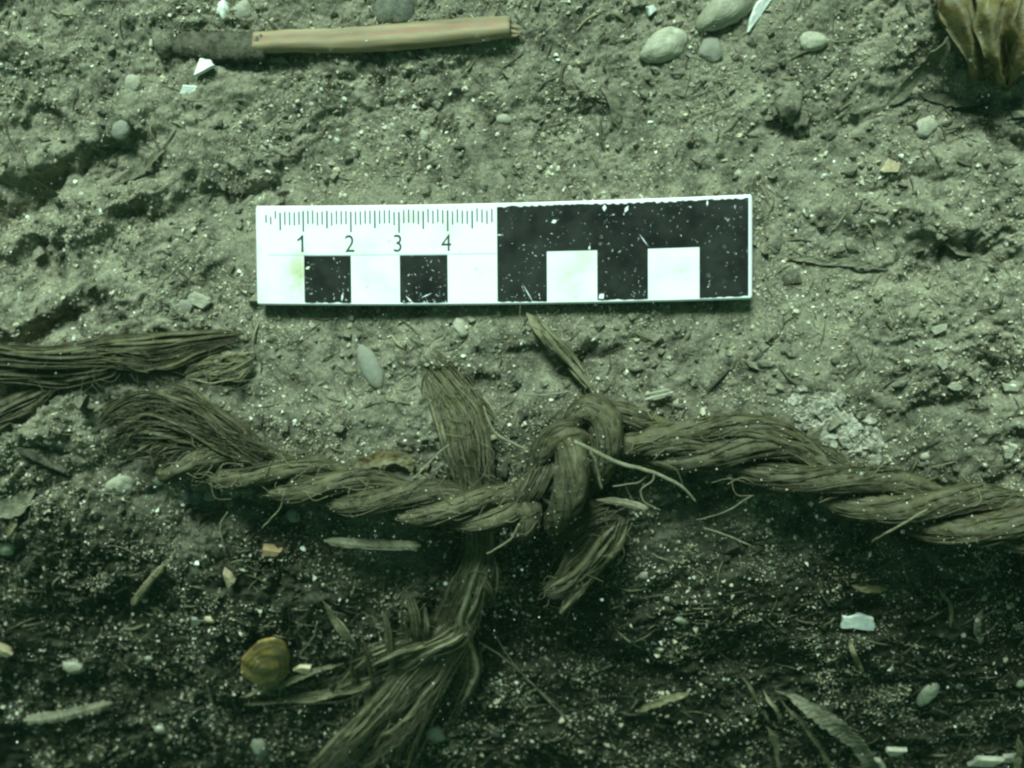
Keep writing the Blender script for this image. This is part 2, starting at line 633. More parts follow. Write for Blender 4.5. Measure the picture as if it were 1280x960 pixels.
def tube(mb, P, rN, rB, sides=8, tint=.5, fr=None, cap=True, jitter=0, rng=None, phase=0):
    P = np.asarray(P, float)
    n = len(P)
    T, N, B = fr if fr is not None else frames(P)
    a = np.arange(sides) * 2 * np.pi / sides + phase
    rN = np.broadcast_to(np.asarray(rN, float), (n,))
    rB = np.broadcast_to(np.asarray(rB, float), (n,))
    ca = np.cos(a)[None, :, None]
    sa = np.sin(a)[None, :, None]
    k = 1
    if jitter:
        k = 1 + jitter * rng.uniform(-1, 1, (n, sides, 1))
    V = P[:, None] + k * (N[:, None] * ca * rN[:, None, None] + B[:, None] * sa * rB[:, None, None])
    idx = np.arange(n * sides).reshape(n, sides)
    nx = np.roll(idx, -1, 1)
    q = np.stack([idx[:-1], nx[:-1], nx[1:], idx[1:]], -1).reshape(-1, 4)
    V = V.reshape(-1, 3)
    f3 = []
    if cap:
        V = np.vstack([V, P[0], P[-1]])
        c0, c1 = n * sides, n * sides + 1
        for i in range(sides):
            f3.append((c0, idx[0, (i + 1) % sides], idx[0, i]))
            f3.append((c1, idx[-1, i], idx[-1, (i + 1) % sides]))
    if not np.isscalar(tint) and len(tint) == n:
        tint = np.repeat(tint, sides)
        if cap:
            tint = np.concatenate([tint, tint[:1], tint[-1:]])
    mb.add(V, f3, q, tint)


def wander(s, amp, wl, seed):
    return amp * perlin(s / wl, np.full_like(s, seed * 7.31), seed % 50)


SPECK = []


def strand(core, fib, P, r, rng, nf=70, twist=-1.0, lift=.05, fr_r=(.005, .014), wob=.45, squash=1.0, fr=None):
    """one strand: a dark core wrapped in separate fibres"""
    n = len(P)
    r = np.broadcast_to(np.asarray(r, float), (n,))
    s = np.concatenate([[0], np.cumsum(np.linalg.norm(np.diff(P, axis=0), axis=1))])
    F = fr if fr is not None else frames(P)
    T, N, B = F
    a = np.arange(30) * 2 * np.pi / 30
    sd = rng.randint(900)
    A_, S_ = a[None] + 0 * s[:, None], s[:, None] + 0 * a[None]
    tt = A_ - twist * S_
    ring = lambda f, l, q: perlin(np.cos(tt) * f + S_ / l, np.sin(tt) * f + sd * .37 + S_ / l * .3, q)
    k = .96 + .10 * ring(1.1, 1.1, 3) - .22 * np.maximum(0, .25 - np.abs(ring(2.2, 2.6, 5))) / .25 + .05 * ring(4.5, 1.2, 7) + .025 * perlin(A_ * 5, S_ / .09, 9)
    V = P[:, None] + (N[:, None] * np.cos(a)[None, :, None] + B[:, None] * (np.sin(a) * squash)[None, :, None]) * (r[:, None] * k)[..., None]
    idx = np.arange(n * 30).reshape(n, 30)
    nx_ = np.roll(idx, -1, 1)
    cap = [(n * 30, idx[0, (i + 1) % 30], idx[0, i]) for i in range(30)] + [(n * 30 + 1, idx[-1, i], idx[-1, (i + 1) % 30]) for i in range(30)]
    tnt = np.clip(.5 + .5 * ring(4.5, 1.2, 7) + .3 * ring(1.1, 1.1, 3), 0, 1).ravel()
    core.add(np.vstack([V.reshape(-1, 3), P[0], P[-1]]), cap, np.stack([idx[:-1], nx_[:-1], nx_[1:], idx[1:]], -1).reshape(-1, 4), np.concatenate([tnt, [.3, .3]]))
    for i in range(nf):
        th = 2 * np.pi * (i + rng.uniform(-.4, .4)) / nf + twist * s + wander(s, wob, 1.6, rng.randint(1000)) + wander(s, wob * .3, .5, rng.randint(1000)) + rng.normal(0, .16) * (s - s[-1] * rng.rand())
        li = np.maximum(0, wander(s, lift * 1.8, 1.1, rng.randint(1000)) - lift * .25)
        rr = r * (.94 + rng.uniform(-.07, .05)) + wander(s, .02, .5, rng.randint(1000)) + li
        i0, i1 = 0, n
        if rng.rand() < .85 and n > 24:                      # broken fibre
            L = rng.randint(max(5, n // 10), max(8, int(n * .6)))
            i0 = rng.randint(0, n - L + 1)
            i1 = i0 + L
        C = P + N * (np.cos(th) * rr)[:, None] + B * (np.sin(th) * rr * squash)[:, None]
        C = C[i0:i1]
        fw = rng.uniform(*fr_r)
        e = np.minimum(1, np.minimum(np.arange(len(C)), np.arange(len(C))[::-1]) / 4 + .25)
        ft = (T[i0:i1], (N * np.cos(th)[:, None] + B * np.sin(th)[:, None])[i0:i1], (-N * np.sin(th)[:, None] + B * np.cos(th)[:, None])[i0:i1])
        tube(fib, C, fw * .8 * e, fw * 1.35 * e, 3, np.clip(rng.normal(.5, .17), 0, 1), ft, cap=False)
    for i in range(int(s[-1] * 26)):
        j = rng.randint(0, n)
        th = rng.uniform(0, 2 * np.pi)
        d = N[j] * math.cos(th) + B[j] * math.sin(th) * squash
        if d[2] > .1:
            SPECK.append((P[j] + d * r[j] * 1.0, rng.uniform(.010, .026), rng.uniform(.35, 1)))


def laid_rope(parent, pts, r_fn, pitch, phase, rng, step=.11, nstr=3, nf=60, hand=-1, ends=(0, 0), **kw):
    P, s = spline([tuple(p) for p in pts], step)
    T, N, B = frames(P)
    L = s[-1]
    for k in range(nstr):
        r = r_fn(s / L) * (1 + .06 * perlin(s / 2.0, np.full_like(s, k * 3.3), k))
        ph = hand * 2 * np.pi * s / pitch + phase + 2 * np.pi * k / nstr + wander(s, .25, 3.5, 20 + k)
        a = r * 1.2
        Q = P + N * (np.cos(ph) * a)[:, None] + B * (np.sin(ph) * a)[:, None]
        core, fib = MB(), MB()
        strand(core, fib, Q, r, rng, nf=nf, **kw)
        c = core.build('strand', M['rope'], parent)
        f = fib.build('fibre', M['rope'], c)
        f['kind'] = 'stuff'
    return P, N, B, s


def bundle(mb, guide, n, rng, fw=(.012, .028), wob=.12, step=.12, short=.35, flat=.5, drop=True, tint=(.5, .2), ribbon=0.0, conv=None):
    """loose fibres that follow a guide: rows of x, y, z, half width, half thickness"""
    G, s = spline(guide, step)
    P, W, Th = G[:, :3], G[:, 3], G[:, 4]
    T, N, B = flat_frames(P)
    L = s[-1]
    m = len(P)
    n = int(n * 2.3)
    short = min(.92, short + .3)
    fw = (fw[0] * .42, fw[1] * .52)
    wob = wob * 1.5
    frizz(mb, P, T, N, W, n // 7, rng, tint)
    nc = max(3, n // 26)
    clumps = [(-1 + 2 * (c_ + rng.uniform(.1, .9)) / nc, rng.uniform(-1, 1), wander(s, .45, L * .5 + .5, rng.randint(1000)) + rng.normal(0, .35) * (s / L - rng.rand()), wander(s, .9, L * .4 + .4, rng.randint(1000)), float(rng.normal(0, .12))) for c_ in range(nc)]
    for i in range(n):
        cu_, cv_, cw_, cz_, ct_ = clumps[rng.randint(nc)]
        loose = rng.rand() < .3
        u = rng.uniform(-1, 1)
        if not loose:
            u = np.clip(cu_ + rng.normal(0, .55 / nc), -1.1, 1.1)
        v = rng.uniform(-1, 1) * math.sqrt(max(0, 1 - min(1, u * u)))
        if not loose:
            v = .5 * v + .5 * cv_ + cz_
        uu = u + (0 if loose else cw_) + rng.normal(0, .45 if loose else .12) * (s / L - rng.rand()) + wander(s, wob * (2.2 if loose else .7), L * .45, rng.randint(1000)) + wander(s, wob * .5, .8, rng.randint(1000))
        C = P + N * (uu * W)[:, None] + B * (v * Th + wander(s, .03, 1.0, rng.randint(1000)))[:, None]
        i0, i1 = 0, m
        if rng.rand() < short and m > 12:
            q = rng.randint(max(5, m // 5), m)
            i0 = rng.randint(0, m - q + 1)
            i1 = i0 + q
        elif m > 12:
            i1 = m - rng.randint(0, max(1, m // 3))
        C = C[i0:i1]
        if drop:
            g = H(C[:, 0], C[:, 1], False) + .02
            C[:, 2] = np.maximum(C[:, 2], g)
        k = rng.uniform(*fw)
        e = np.minimum(1, np.minimum(np.arange(len(C)), np.arange(len(C))[::-1]) / 5 + .2)
        rb = rng.uniform(2.5, 8) if rng.rand() < ribbon * .8 else 1.0
        tube(mb, C, k * rb * e, k * .8 * e, 3 if rb == 1 else 4, float(np.clip(rng.normal(*tint) + ct_, 0, 1)), flat_frames(C), cap=False)


def frizz(mb, P, T, N, W, k, rng, tint):
    for i in range(k):
        j = rng.randint(0, len(P))
        p0 = P[j] + N[j] * W[j] * rng.uniform(-1.1, 1.1) + np.array([0, 0, rng.uniform(0, .12)])
        a = rng.normal(0, .55) + (math.pi if rng.rand() < .4 else 0)
        d = (T[j] * math.cos(a) + N[j] * math.sin(a)) * rng.uniform(.2, .8)
        c = np.cross(d, (0, 0, 1)) * rng.uniform(-.4, .4)
        C, s_ = spline([p0, p0 + d * .5 + c + np.array([0, 0, rng.uniform(0, .1)]), p0 + d + np.array([0, 0, rng.uniform(-.15, .08)])], .07)
        C[:, 2] = np.maximum(C[:, 2], H(C[:, 0], C[:, 1], False) + .01)
        tube(mb, C, rng.uniform(.004, .010), .006, 3, float(np.clip(rng.normal(*tint) + .1, 0, 1)), cap=False)


def G(px, py, dz, wpx=0, tpx=0, z=None):
    """guide row: above the seabed by dz (cm)"""
    p = ground(px, py, dz) if z is None else at(px, py, z)
    return (p[0], p[1], p[2], wpx / 62, tpx / 62)


def Z(px, py, z):
    return tuple(at(px, py, z))


def RZ(px, py, z):
    return tuple(at(px, py, z - .46))


def RZ2(px, py, z):                       # the right part lies half sunk in the silt
    return tuple(at(px, py, z - .40 - .04 * float(smooth(800, 1000, px))))


# ------------------------------------------------------------------ scale bar
def scale_bar():
    root = thing('scale_bar', 'white and black ten centimetre photo scale bar lying on the silt', 'scale bar', (0, 0, -.2))
    bend = lambda x: .055 * (x / 5.0) ** 2 - .03
    rng = np.random.RandomState(5)
    # board: rounded slab
    mb = MB()
    nx = 41
    prof = [(-1.0, -.20), (-1.015, -.18), (-1.015, -.03), (-.985, 0), (.985, 0), (1.015, -.03), (1.015, -.18), (1.0, -.20)]
    xs = np.concatenate([[-5.015], np.linspace(-4.985, 4.985, nx), [5.015]])
    V = []
    for i, x in enumerate(xs):
        e = .03 if i in (0, len(xs) - 1) else 0
        for (y, z) in prof:
            V.append((x, (y - math.copysign(e, y)) + bend(x), (z - e if z > -.05 else z + e * .3)))
    k = len(prof)
    f4 = [(i * k + j, (i + 1) * k + j, (i + 1) * k + (j + 1) % k, i * k + (j + 1) % k) for i in range(len(xs) - 1) for j in range(k)]
    V = np.array(V)
    m = MB()
    cs = [V[:k].mean(0), V[-k:].mean(0)]
    f3 = []
    nv = len(V)
    for j in range(k):
        f3.append((nv, j, (j + 1) % k))
        f3.append((nv + 1, (len(xs) - 1) * k + (j + 1) % k, (len(xs) - 1) * k + j))
    m.add(np.vstack([V, cs]), f3, [tuple(reversed(q)) for q in f4])
    m.build('board', M['plastic'], root, smooth_shade=False)

    def sheet(name, outline_cells, mat, z):
        """flat print built of little quads: list of (x0, x1, y0 fn, y1 fn)"""
        mm = MB()
        for (x0, x1, f0, f1) in outline_cells:
            c = max(2, int((x1 - x0) / .05) + 1)
            xx = np.linspace(x0, x1, c)
            lo = np.array([(xq, f0(xq) + bend(xq), z) for xq in xx])
            hi = np.array([(xq, f1(xq) + bend(xq), z) for xq in xx])
            V = np.vstack([lo, hi])
            mm.add(V, None, [(i, i + 1, c + i + 1, c + i) for i in range(c - 1)])
        return mm.build(name, mat, root, smooth_shade=False)

    jag = lambda seed, amp: (lambda xq: amp * abs(float(perlin(xq / .16, seed, 3))) + amp * .5 * abs(float(perlin(xq / .05, seed + .5, 4))))
    jt, jb, jr = jag(1.3, .06), jag(2.7, .03), jag(4.2, .05)
    top = lambda xq: .962 - jt(xq)
    bot = lambda xq: -.978 + jb(xq)
    z1 = .004
    rx = 4.945
    cells = [(0.0, rx, lambda q: .03, top)]
    for (a, b_) in ((0, 1), (2, 3), (4, rx)):
        cells.append((a, b_, bot, lambda q: .03))
    p = sheet('black_panel', cells, M['print'], z1)
    p['label'] = 'scratched solid black half with two white windows'
    for a in (-4, -2):
        sheet('black_square', [(a + .005, a + .99, bot, lambda q: -.005)], M['print'], z1)
    sheet('divider_line', [(-4.75, -.01, lambda q: .004, lambda q: .016)], M['line'], z1)
    for i in range(2, 50):
        x = -5 + i * .1 + (0.012 if i < 10 else 0)
        ln = .42 if i % 10 == 0 else (.36 if i % 5 == 0 else .27)
        if i in (2, 3, 4):
            ln = .16
        st = .94 - rng.uniform(.02, .07) - (.08 if i < 4 else 0)
        wd = .016 if i % 5 == 0 else .0135
        sheet('tick_mark', [(x - wd, x + wd, lambda q, s_=st, l_=ln: s_ - l_, lambda q, s_=st: s_)], M['ink'], z1)
    for d in '1234':
        cu = bpy.data.curves.new('numeral', 'FONT')
        cu.body = d
        cu.size = .50
        cu.align_x = 'CENTER'
        cu.offset = -.002
        tmp = bpy.data.objects.new('numeral', cu)
        COL.objects.link(tmp)
        bpy.context.view_layer.update()
        me = bpy.data.meshes.new_from_object(tmp)
        bpy.data.objects.remove(tmp)
        me.name = 'numeral'
        x = -5 + int(d) - .03
        co = np.empty(len(me.vertices) * 3, np.float32)
        me.vertices.foreach_get('co', co)
        co = co.reshape(-1, 3)
        if d == '1':                                      # with a flag
            me = bpy.data.meshes.new('numeral')
            pts = [(-.02, 0), (.03, 0), (.03, .345), (-.012, .345), (-.05, .295), (-.11, .262), (-.11, .222), (-.06, .240), (-.02, .268)]
            me.from_pydata([(a_, b_, 0) for a_, b_ in pts], [], [tuple(range(len(pts)))])
            co = np.array([(a_, b_, 0) for a_, b_ in pts])
        co = np.stack([co[:, 0] * .92 + x, co[:, 1] + .07 + bend(x), np.full(len(co), z1 + .001)], 1) - np.array(root['_o'])
        me.vertices.foreach_set('co', (co * U).astype(np.float32).ravel())
        me.materials.clear()
        me.materials.append(M['ink'])
        o = bpy.data.objects.new('numeral', me)
        COL.objects.link(o)
        o.parent = root
        o['_o'] = list(root['_o'])
        o['label'] = 'printed numeral ' + d
    # scratches through the black print
    sm = MB()

    def scr(x, y, L, a, wd):
        ca, sa = math.cos(a), math.sin(a)
        pts = [(-L / 2, 0), (0, -wd * rng.uniform(.5, 1.4)), (L / 2, 0), (0, wd * rng.uniform(.5, 1.4))]
        V = [(x + u * ca - v * sa, y + u * sa + v * ca + bend(x), z1 + .003) for u, v in pts]
        sm.add(V, None, [(0, 1, 2, 3)])
    for (x, y, L, a, wd) in ((.62, -.80, .45, -1.05, .008), (2.92, .20, .32, -.95, .008), (4.52, .55, .14, -.9, .008),
                             (1.98, -.35, .14, 1.1, .02), (2.08, -.88, .14, .7, .05), (2.58, .82, .16, 1.1, .03), (2.15, .86, .14, 1.5, .035),
                             (1.15, .62, .12, .4, .03), (.05, .38, .12, 0, .012), (4.15, .88, .12, 1.5, .03), (1.85, .08, .10, 1.5, .02),
                             (-1.45, -.82, .26, .4, .018), (-1.8, -.9, .22, -.8, .02), (-3.92, -.25, .12, .4, .03), (-3.2, -.85, .18, 1.4, .018)):
        scr(x, y, L, a, wd)
    boxes = [(.05, 4.85, .1, .85, 95), (.05, .95, -.9, .05, 34), (2.05, 2.95, -.9, .05, 28), (4.05, 4.85, -.9, .05, 16), (-3.97, -3.05, -.95, -.05, 40), (-1.97, -1.05, -.95, -.05, 60)]
    for (a0, a1, b0, b1, k) in boxes:
        for i in range(k):
            y = b0 + (b1 - b0) * (rng.rand() if b1 > .2 else rng.rand() ** 2)
            scr(rng.uniform(a0, a1), y, .012 + .07 * rng.rand() ** 2.2, rng.normal(1.5, .8), rng.uniform(.002, .008))
    s = sm.build('scratch_marks', M['plastic'], root, smooth_shade=False)
    s['kind'] = 'stuff'


scale_bar()

# ------------------------------------------------------------------ knotted rope
rng = np.random.RandomState(21)
rope = thing('knotted_rope', 'old olive brown laid rope with a knot, stretched across the whole seabed', 'rope', at(715, 590, -.3))

L_pts = [RZ(212, 574, .10), RZ(270, 578, .22), RZ(340, 592, .25), RZ(420, 608, .25), RZ(500, 624, .25), RZ(570, 634, .28), RZ(630, 636, .25), RZ(672, 626, .1)]
laid_rope(rope, L_pts, lambda q: .258 - .03 * q, 4.1, .7, rng, nf=55, twist=-.5)
R_pts = [RZ2(770, 545, .1), RZ2(830, 552, .30), RZ2(890, 560, .35), RZ2(950, 568, .38), RZ2(1010, 588, .40), RZ2(1075, 612, .42), RZ2(1150, 634, .45), RZ2(1230, 646, .45), RZ2(1310, 656, .45), RZ2(1420, 664, .4)]
laid_rope(rope, R_pts, lambda q: .268 + .035 * q, 5.4, 2.2, rng, nf=60, twist=-.5)


def lobe(name, pts, r, nf=60, twist=-.9, squash=1.0, lift=.04, wob=.3, label=None):
    P, s = spline([RZ(*p) for p in pts], .09)
    q = s / s[-1]
    r = r * .87
    rr = r * (0.55 + 0.45 * np.sin(np.pi * np.clip(q, .04, .96)) ** .6)
    core, fib = MB(), MB()
    strand(core, fib, P, rr, rng, nf=nf, twist=twist, lift=lift, wob=wob, squash=squash)
    c = core.build(name, M['rope'], rope)
    if label:
        c['label'] = label
    f = fib.build('fibre', M['rope'], c)
    f['kind'] = 'stuff'


lobe('knot_turn', [(640, 640, .1), (655, 622, .45), (672, 602, .6), (690, 578, .55), (708, 556, .3)], .30)
lobe('knot_turn', [(668, 606, .0), (676, 574, .55), (692, 549, .85), (716, 541, .85), (738, 556, .5)], .33)
lobe('knot_turn', [(706, 540, .5), (713, 560, .95), (716, 588, 1.1), (713, 616, .95), (702, 642, .55), (690, 658, .1)], .40, nf=75)
lobe('knot_turn', [(716, 560, .1), (720, 528, .6), (738, 511, .85), (756, 522, .95), (760, 548, .9), (752, 580, .6), (742, 604, .1)], .37, nf=70)
lobe('knot_turn', [(752, 512, .4), (776, 515, .6), (800, 528, .6), (822, 545, .35)], .26, nf=46)
lobe('knot_turn', [(648, 604, .2), (660, 628, .5), (663, 650, .45), (652, 672, .1)], .27, nf=46)
lobe('knot_turn', [(790, 560, .2), (815, 556, .55), (850, 552, .62), (885, 562, .5), (905, 580, .2)], .36, nf=66, twist=-.5, lift=.09)
lobe('loose_strand', [(835, 550, .4), (880, 538, .62), (930, 534, .70), (975, 546, .66), (1015, 570, .55), (1055, 596, .45), (1090, 618, .2)], .33, nf=85, twist=-.55, lift=.12, wob=.5)
lobe('knot_turn', [(690, 668, -.2), (720, 650, .0), (752, 640, -.05), (775, 648, -.3)], .34, nf=60, lift=.08)

# frayed left end of the rope: fibres that open towards the upper left
fb = MB()
for (g, k) in (
        ([(330, 572, .3, 14, 6), (280, 548, .45, 18, 8), (235, 527, .5, 22, 9), (190, 520, .4, 24, 9), (150, 530, .2, 24, 8), (130, 552, -.1, 22, 6)], 110),
        ([(320, 560, .3, 9, 6), (285, 535, .45, 11, 7), (258, 515, .45, 12, 6), (235, 498, .3, 13, 6), (205, 488, .1, 15, 5)], 60),
        ([(270, 565, .2, 14, 7), (230, 545, .3, 16, 8), (185, 545, .2, 20, 8), (150, 556, .0, 20, 8)], 70),
        ([(245, 560, .3, 12, 8), (215, 566, .3, 20, 10), (200, 580, .2, 22, 10)], 45)):
    bundle(fb, [tuple(at(a, b_, z - .25)) + (w_ / 62, t_ / 62) for (a, b_, z, w_, t_) in g], k, rng, (.012, .026), .3, .1, .45, ribbon=.15)
o = fb.build('frayed_end', M['rope'], rope)
o['kind'] = 'stuff'
o['label'] = 'unlaid fibres at the left end of the rope'

# tail that hangs from the underside of the knot
fb = MB()
for (g, k) in (
        ([(775, 645, -.1, 16, 8), (755, 672, -.2, 22, 9), (728, 702, -.5, 20, 8), (705, 728, -.8, 14, 5), (682, 742, -1.0, 8, 3)], 90),
        ([(772, 660, -.2, 8, 6), (748, 700, -.5, 8, 5), (722, 738, -.9, 6, 3), (700, 765, -1.2, 4, 2)], 28)):
    bundle(fb, [tuple(at(a, b_, z - .25)) + (w_ / 62, t_ / 62) for (a, b_, z, w_, t_) in g], k, rng, (.012, .026), .12, .1, .3, ribbon=.25)
o = fb.build('frayed_tail', M['fray'], rope)
o['kind'] = 'stuff'
o['label'] = 'short frayed tail hanging from the knot'

# stray fibres that stand off the rope
fb = MB()
for i in range(150):
    if rng.rand() < .5:
        t_ = rng.rand()
        px, py = 215 + 440 * t_, 575 + 62 * t_
    else:
        t_ = rng.rand()
        px, py = 700 + 590 * t_, 545 + 110 * t_ ** 1.3
    py += rng.uniform(-34, 34)
    a = rng.normal(.15, .7)
    L = rng.uniform(12, 46)
    p0 = np.array(at(px, py, rng.uniform(.1, .5)))
    d = np.array([math.cos(a), math.sin(a), rng.uniform(-.1, .25)]) * L / 62
    kx = np.array([-d[1], d[0], 0]) * rng.uniform(-.35, .35)
    P, s = spline([p0, p0 + d * .5 + kx, p0 + d + np.array([0, 0, -.15])], .08)
    tube(fb, P, .009, .009, 3, float(rng.uniform(.3, .9)), cap=False)
o = fb.build('stray_fibre', M['fray'], rope)
o['kind'] = 'stuff'

sp = MB()
for (p, r_, t_) in SPECK:
    bv = np.array([(1, .1, -.5), (-.6, .9, -.5), (-.5, -.9, -.5), (0, 0, .9)]) * r_ + rng.uniform(-.4, .4, (4, 3)) * r_
    sp.add(bv + p, np.array([(0, 1, 3), (1, 2, 3), (2, 0, 3), (0, 2, 1)]), None, t_)
o = sp.build('silt_speck', M['grain'], rope, smooth_shade=False)
o['kind'] = 'stuff'

# ------------------------------------------------------------------ frayed strands at the left edge
rp = thing('frayed_strand', 'frayed olive strand coming in from the left edge, splitting in two', 'rope strand', ground(120, 460))
fb = MB()
bundle(fb, [G(-40, 440, .35, 16, 10), G(60, 446, .4, 13, 9), G(140, 438, .42, 20, 9), G(200, 436, .38, 22, 8), G(245, 428, .3, 14, 5), G(305, 420, .1, 5, 2)], 95, rng, (.012, .028), .12, .13, .35, ribbon=.2)
bundle(fb, [G(120, 440, .4, 8, 6), G(180, 446, .3, 14, 6), G(215, 456, .2, 10, 5), G(240, 464, .1, 5, 2)], 50, rng, (.012, .026), .12, .1, .3, ribbon=.2)
o = fb.build('upper_bundle', M['rope'], rp)
o['kind'] = 'stuff'
fb = MB()
bundle(fb, [G(-40, 470, .3, 10, 7), G(30, 470, .35, 9, 7), G(80, 470, .35, 14, 7), G(125, 464, .25, 12, 5), G(160, 455, .2, 5, 3)], 90, rng, (.012, .028), .12, .12, .3, ribbon=.2)
o = fb.build('lower_bundle', M['rope'], rp)
o['kind'] = 'stuff'
fb = MB()
bundle(fb, [G(75, 478, .25, 4, 4), G(40, 500, .2, 12, 5), G(0, 520, .15, 16, 5), G(-40, 540, .1, 16, 4)], 50, rng, (.012, .03), .15, .12, .3, tint=(.3, .2), ribbon=.3)
o = fb.build('trailing_wisp', M['rope'], rp)
o['kind'] = 'stuff'

fb = MB()
bundle(fb, [G(232, 470, .15, 5, 3), G(262, 464, .22, 14, 6), G(292, 460, .2, 16, 6), G(318, 448, .1, 10, 4)], 70, rng, (.012, .024), .2, .08, .4, ribbon=.2, tint=(.7, .2))
o = fb.build('fibre_tuft', M['fray'])
tag(o, 'small pale fuzzy fibre tuft between frayed strand and scale bar corner', 'fibre tuft')

# ------------------------------------------------------------------ fibre band that passes under the rope and fans out
bd = thing('fibre_band', 'loose pale fibre band crossing under the rope and fanning out below', 'fibre band', ground(590, 690))
fb = MB()
bundle(fb, [G(535, 458, -.12, 10, 3), G(553, 484, .08, 18, 3), G(573, 520, .16, 24, 4), G(584, 560, .2, 23, 4), G(592, 598, .25, 21, 3), G(597, 640, .0, 19, 3)], 150, rng, (.010, .024), .16, .1, .65, ribbon=.15, tint=(.55, .2))
bundle(fb, [G(528, 450, -.1, 16, 3), G(555, 478, .0, 24, 3), G(580, 512, .04, 26, 3), G(603, 545, -.05, 22, 3)], 55, rng, (.010, .024), .3, .1, .9, ribbon=.3, tint=(.4, .2))
o = fb.build('upper_band', M['fray'], bd)
o['kind'] = 'stuff'
fb = MB()
main = [(at(598, 655, -.45), 14, 4), (ground(598, 695, .4), 14, 4), (ground(590, 730, .45), 17, 4), (ground(570, 780, .45), 22, 4)]


def fan(ends, k, **kw):
    g = [tuple(p) + (w_ / 62, t_ / 62) for (p, w_, t_) in main]
    g += [G(*e) for e in ends]
    bundle(fb, g, k, rng, (.009, .020), kw.get('wob', .14), .14, kw.get('short', .5), ribbon=kw.get('ribbon', .16), tint=kw.get('tint', (.6, .2)))


fan([(525, 830, 0.45, 20, 4), (470, 890, 0.45, 16, 3), (420, 940, 0.40, 14, 3), (380, 985, 0.35, 12, 3)], 52, wob=.2)
fan([(540, 835, 0.45, 24, 4), (495, 895, 0.40, 30, 3), (450, 950, 0.35, 34, 3), (430, 980, 0.30, 34, 3)], 45, wob=.3)
fan([(550, 840, 0.40, 20, 4), (520, 900, 0.30, 22, 3), (492, 965, 0.25, 24, 3)], 33, wob=.25)
fan([(585, 830, 0.25, 18, 4), (570, 880, 0.15, 14, 3), (556, 915, 0.05, 10, 3)], 25, wob=.25)
fan([(535, 805, 0.40, 16, 4), (480, 838, 0.30, 18, 4), (420, 860, 0.20, 18, 3), (350, 872, 0.12, 14, 3), (300, 880, 0.05, 8, 2)], 22, wob=.3)
fan([(520, 800, 0.40, 14, 4), (470, 820, 0.30, 14, 3), (430, 850, 0.20, 16, 3), (385, 880, 0.12, 12, 3)], 13, wob=.3)
o = fb.build('lower_fan', M['fray'], bd)
o['kind'] = 'stuff'
fb = MB()
for (x0, y0, x1, y1) in ((480, 760, 490, 850), (505, 770, 500, 850), (530, 760, 528, 820), (455, 800, 470, 870), (440, 830, 445, 890), (512, 745, 520, 815), (590, 700, 618, 760), (600, 720, 606, 700), (612, 690, 616, 745)):
    bundle(fb, [G(x0, y0, .35, 4, 2), G((x0 + x1) / 2 + 3, (y0 + y1) / 2, .4, 6, 2), G(x1, y1, .3, 4, 2)], 9, rng, (.010, .02), .2, .1, .3, ribbon=.3)
o = fb.build('stray_fibre', M['fray'], bd)
o['kind'] = 'stuff'

# two flat blades of frayed fibre by the ochre shell
def ribbon_obj(name, rows, mat, label=None, cat=None, parent=None, thick=.02, group=None, curl=0., step=.08, sides=8, rag=1.0):
    """flat strip: rows px, py, dz, half width px"""
    g = [tuple(ground(a, b_, z * .7)) + (w_ / 62 * .85,) for (a, b_, z, w_) in rows]
    S, s = spline(g, step)
    P, W = S[:, :3], S[:, 3]
    T, N, B = flat_frames(P)
    if curl:
        a = curl * np.sin(np.linspace(0, 2.5, len(P)))
        N, B = N * np.cos(a)[:, None] + B * np.sin(a)[:, None], -N * np.sin(a)[:, None] + B * np.cos(a)[:, None]
    mb = MB()
    sd = len(label or name)
    W = W * (1 + rag * (.22 * perlin(s / .35, s * 0 + sd, 2) + .14 * perlin(s / .11, s * 0 + sd, 3)))
    P = P + N * (rag * .05 * perlin(s / .5, s * 0 + sd, 5))[:, None] + np.array([0, 0, 1.]) * (rag * .04 * perlin(s / .4, s * 0 + sd, 6))[:, None]
    q_ = np.linspace(0, 1, len(P))
    W = W * np.clip(np.minimum(q_ / .18, (1 - q_) / .12), .12, 1) ** .7
    fold = .35 + .25 * perlin(s / .6, s * 0 + sd, 8)
    us = np.array([-1, -.55, 0, .5, 1.0])
    hs = np.array([.55, .2, 0, .25, .6])
    edge = 1 + rag * .16 * rng.uniform(-1, 1, (len(P), 5)) * np.array([1, .3, 0, .3, 1])
    X = P[:, None] + N[:, None] * (us[None] * edge * W[:, None])[..., None] + B[:, None] * ((hs[None] * fold[:, None] * W[:, None]) + .012 * rag * rng.uniform(-1, 1, (len(P), 5)))[..., None]
    top = X.reshape(-1, 3)
    bot = (X - B[:, None] * min(thick, .03)).reshape(-1, 3)
    n_ = len(P)
    idx = np.arange(n_ * 5).reshape(n_, 5)
    qd = np.stack([idx[:-1, :-1], idx[1:, :-1], idx[1:, 1:], idx[:-1, 1:]], -1).reshape(-1, 4)
    k_ = n_ * 5
    fs = [qd, qd[:, ::-1] + k_]
    for e in (idx[0], idx[-1], idx[:, 0], idx[:, -1]):
        fs.append(np.stack([e[:-1], e[1:], e[1:] + k_, e[:-1] + k_], -1))
    mb.add(np.vstack([top, bot]), None, np.vstack(fs), np.concatenate([np.clip(.5 + .5 * perlin(us[None] * 3 + 0 * s[:, None], s[:, None] / 1.2 + sd + 0 * us[None], 3), 0, 1).ravel()] * 2))
    o = mb.build(name, mat, parent, smooth_shade=False)
    if label:
        tag(o, label, cat, group)
    return o


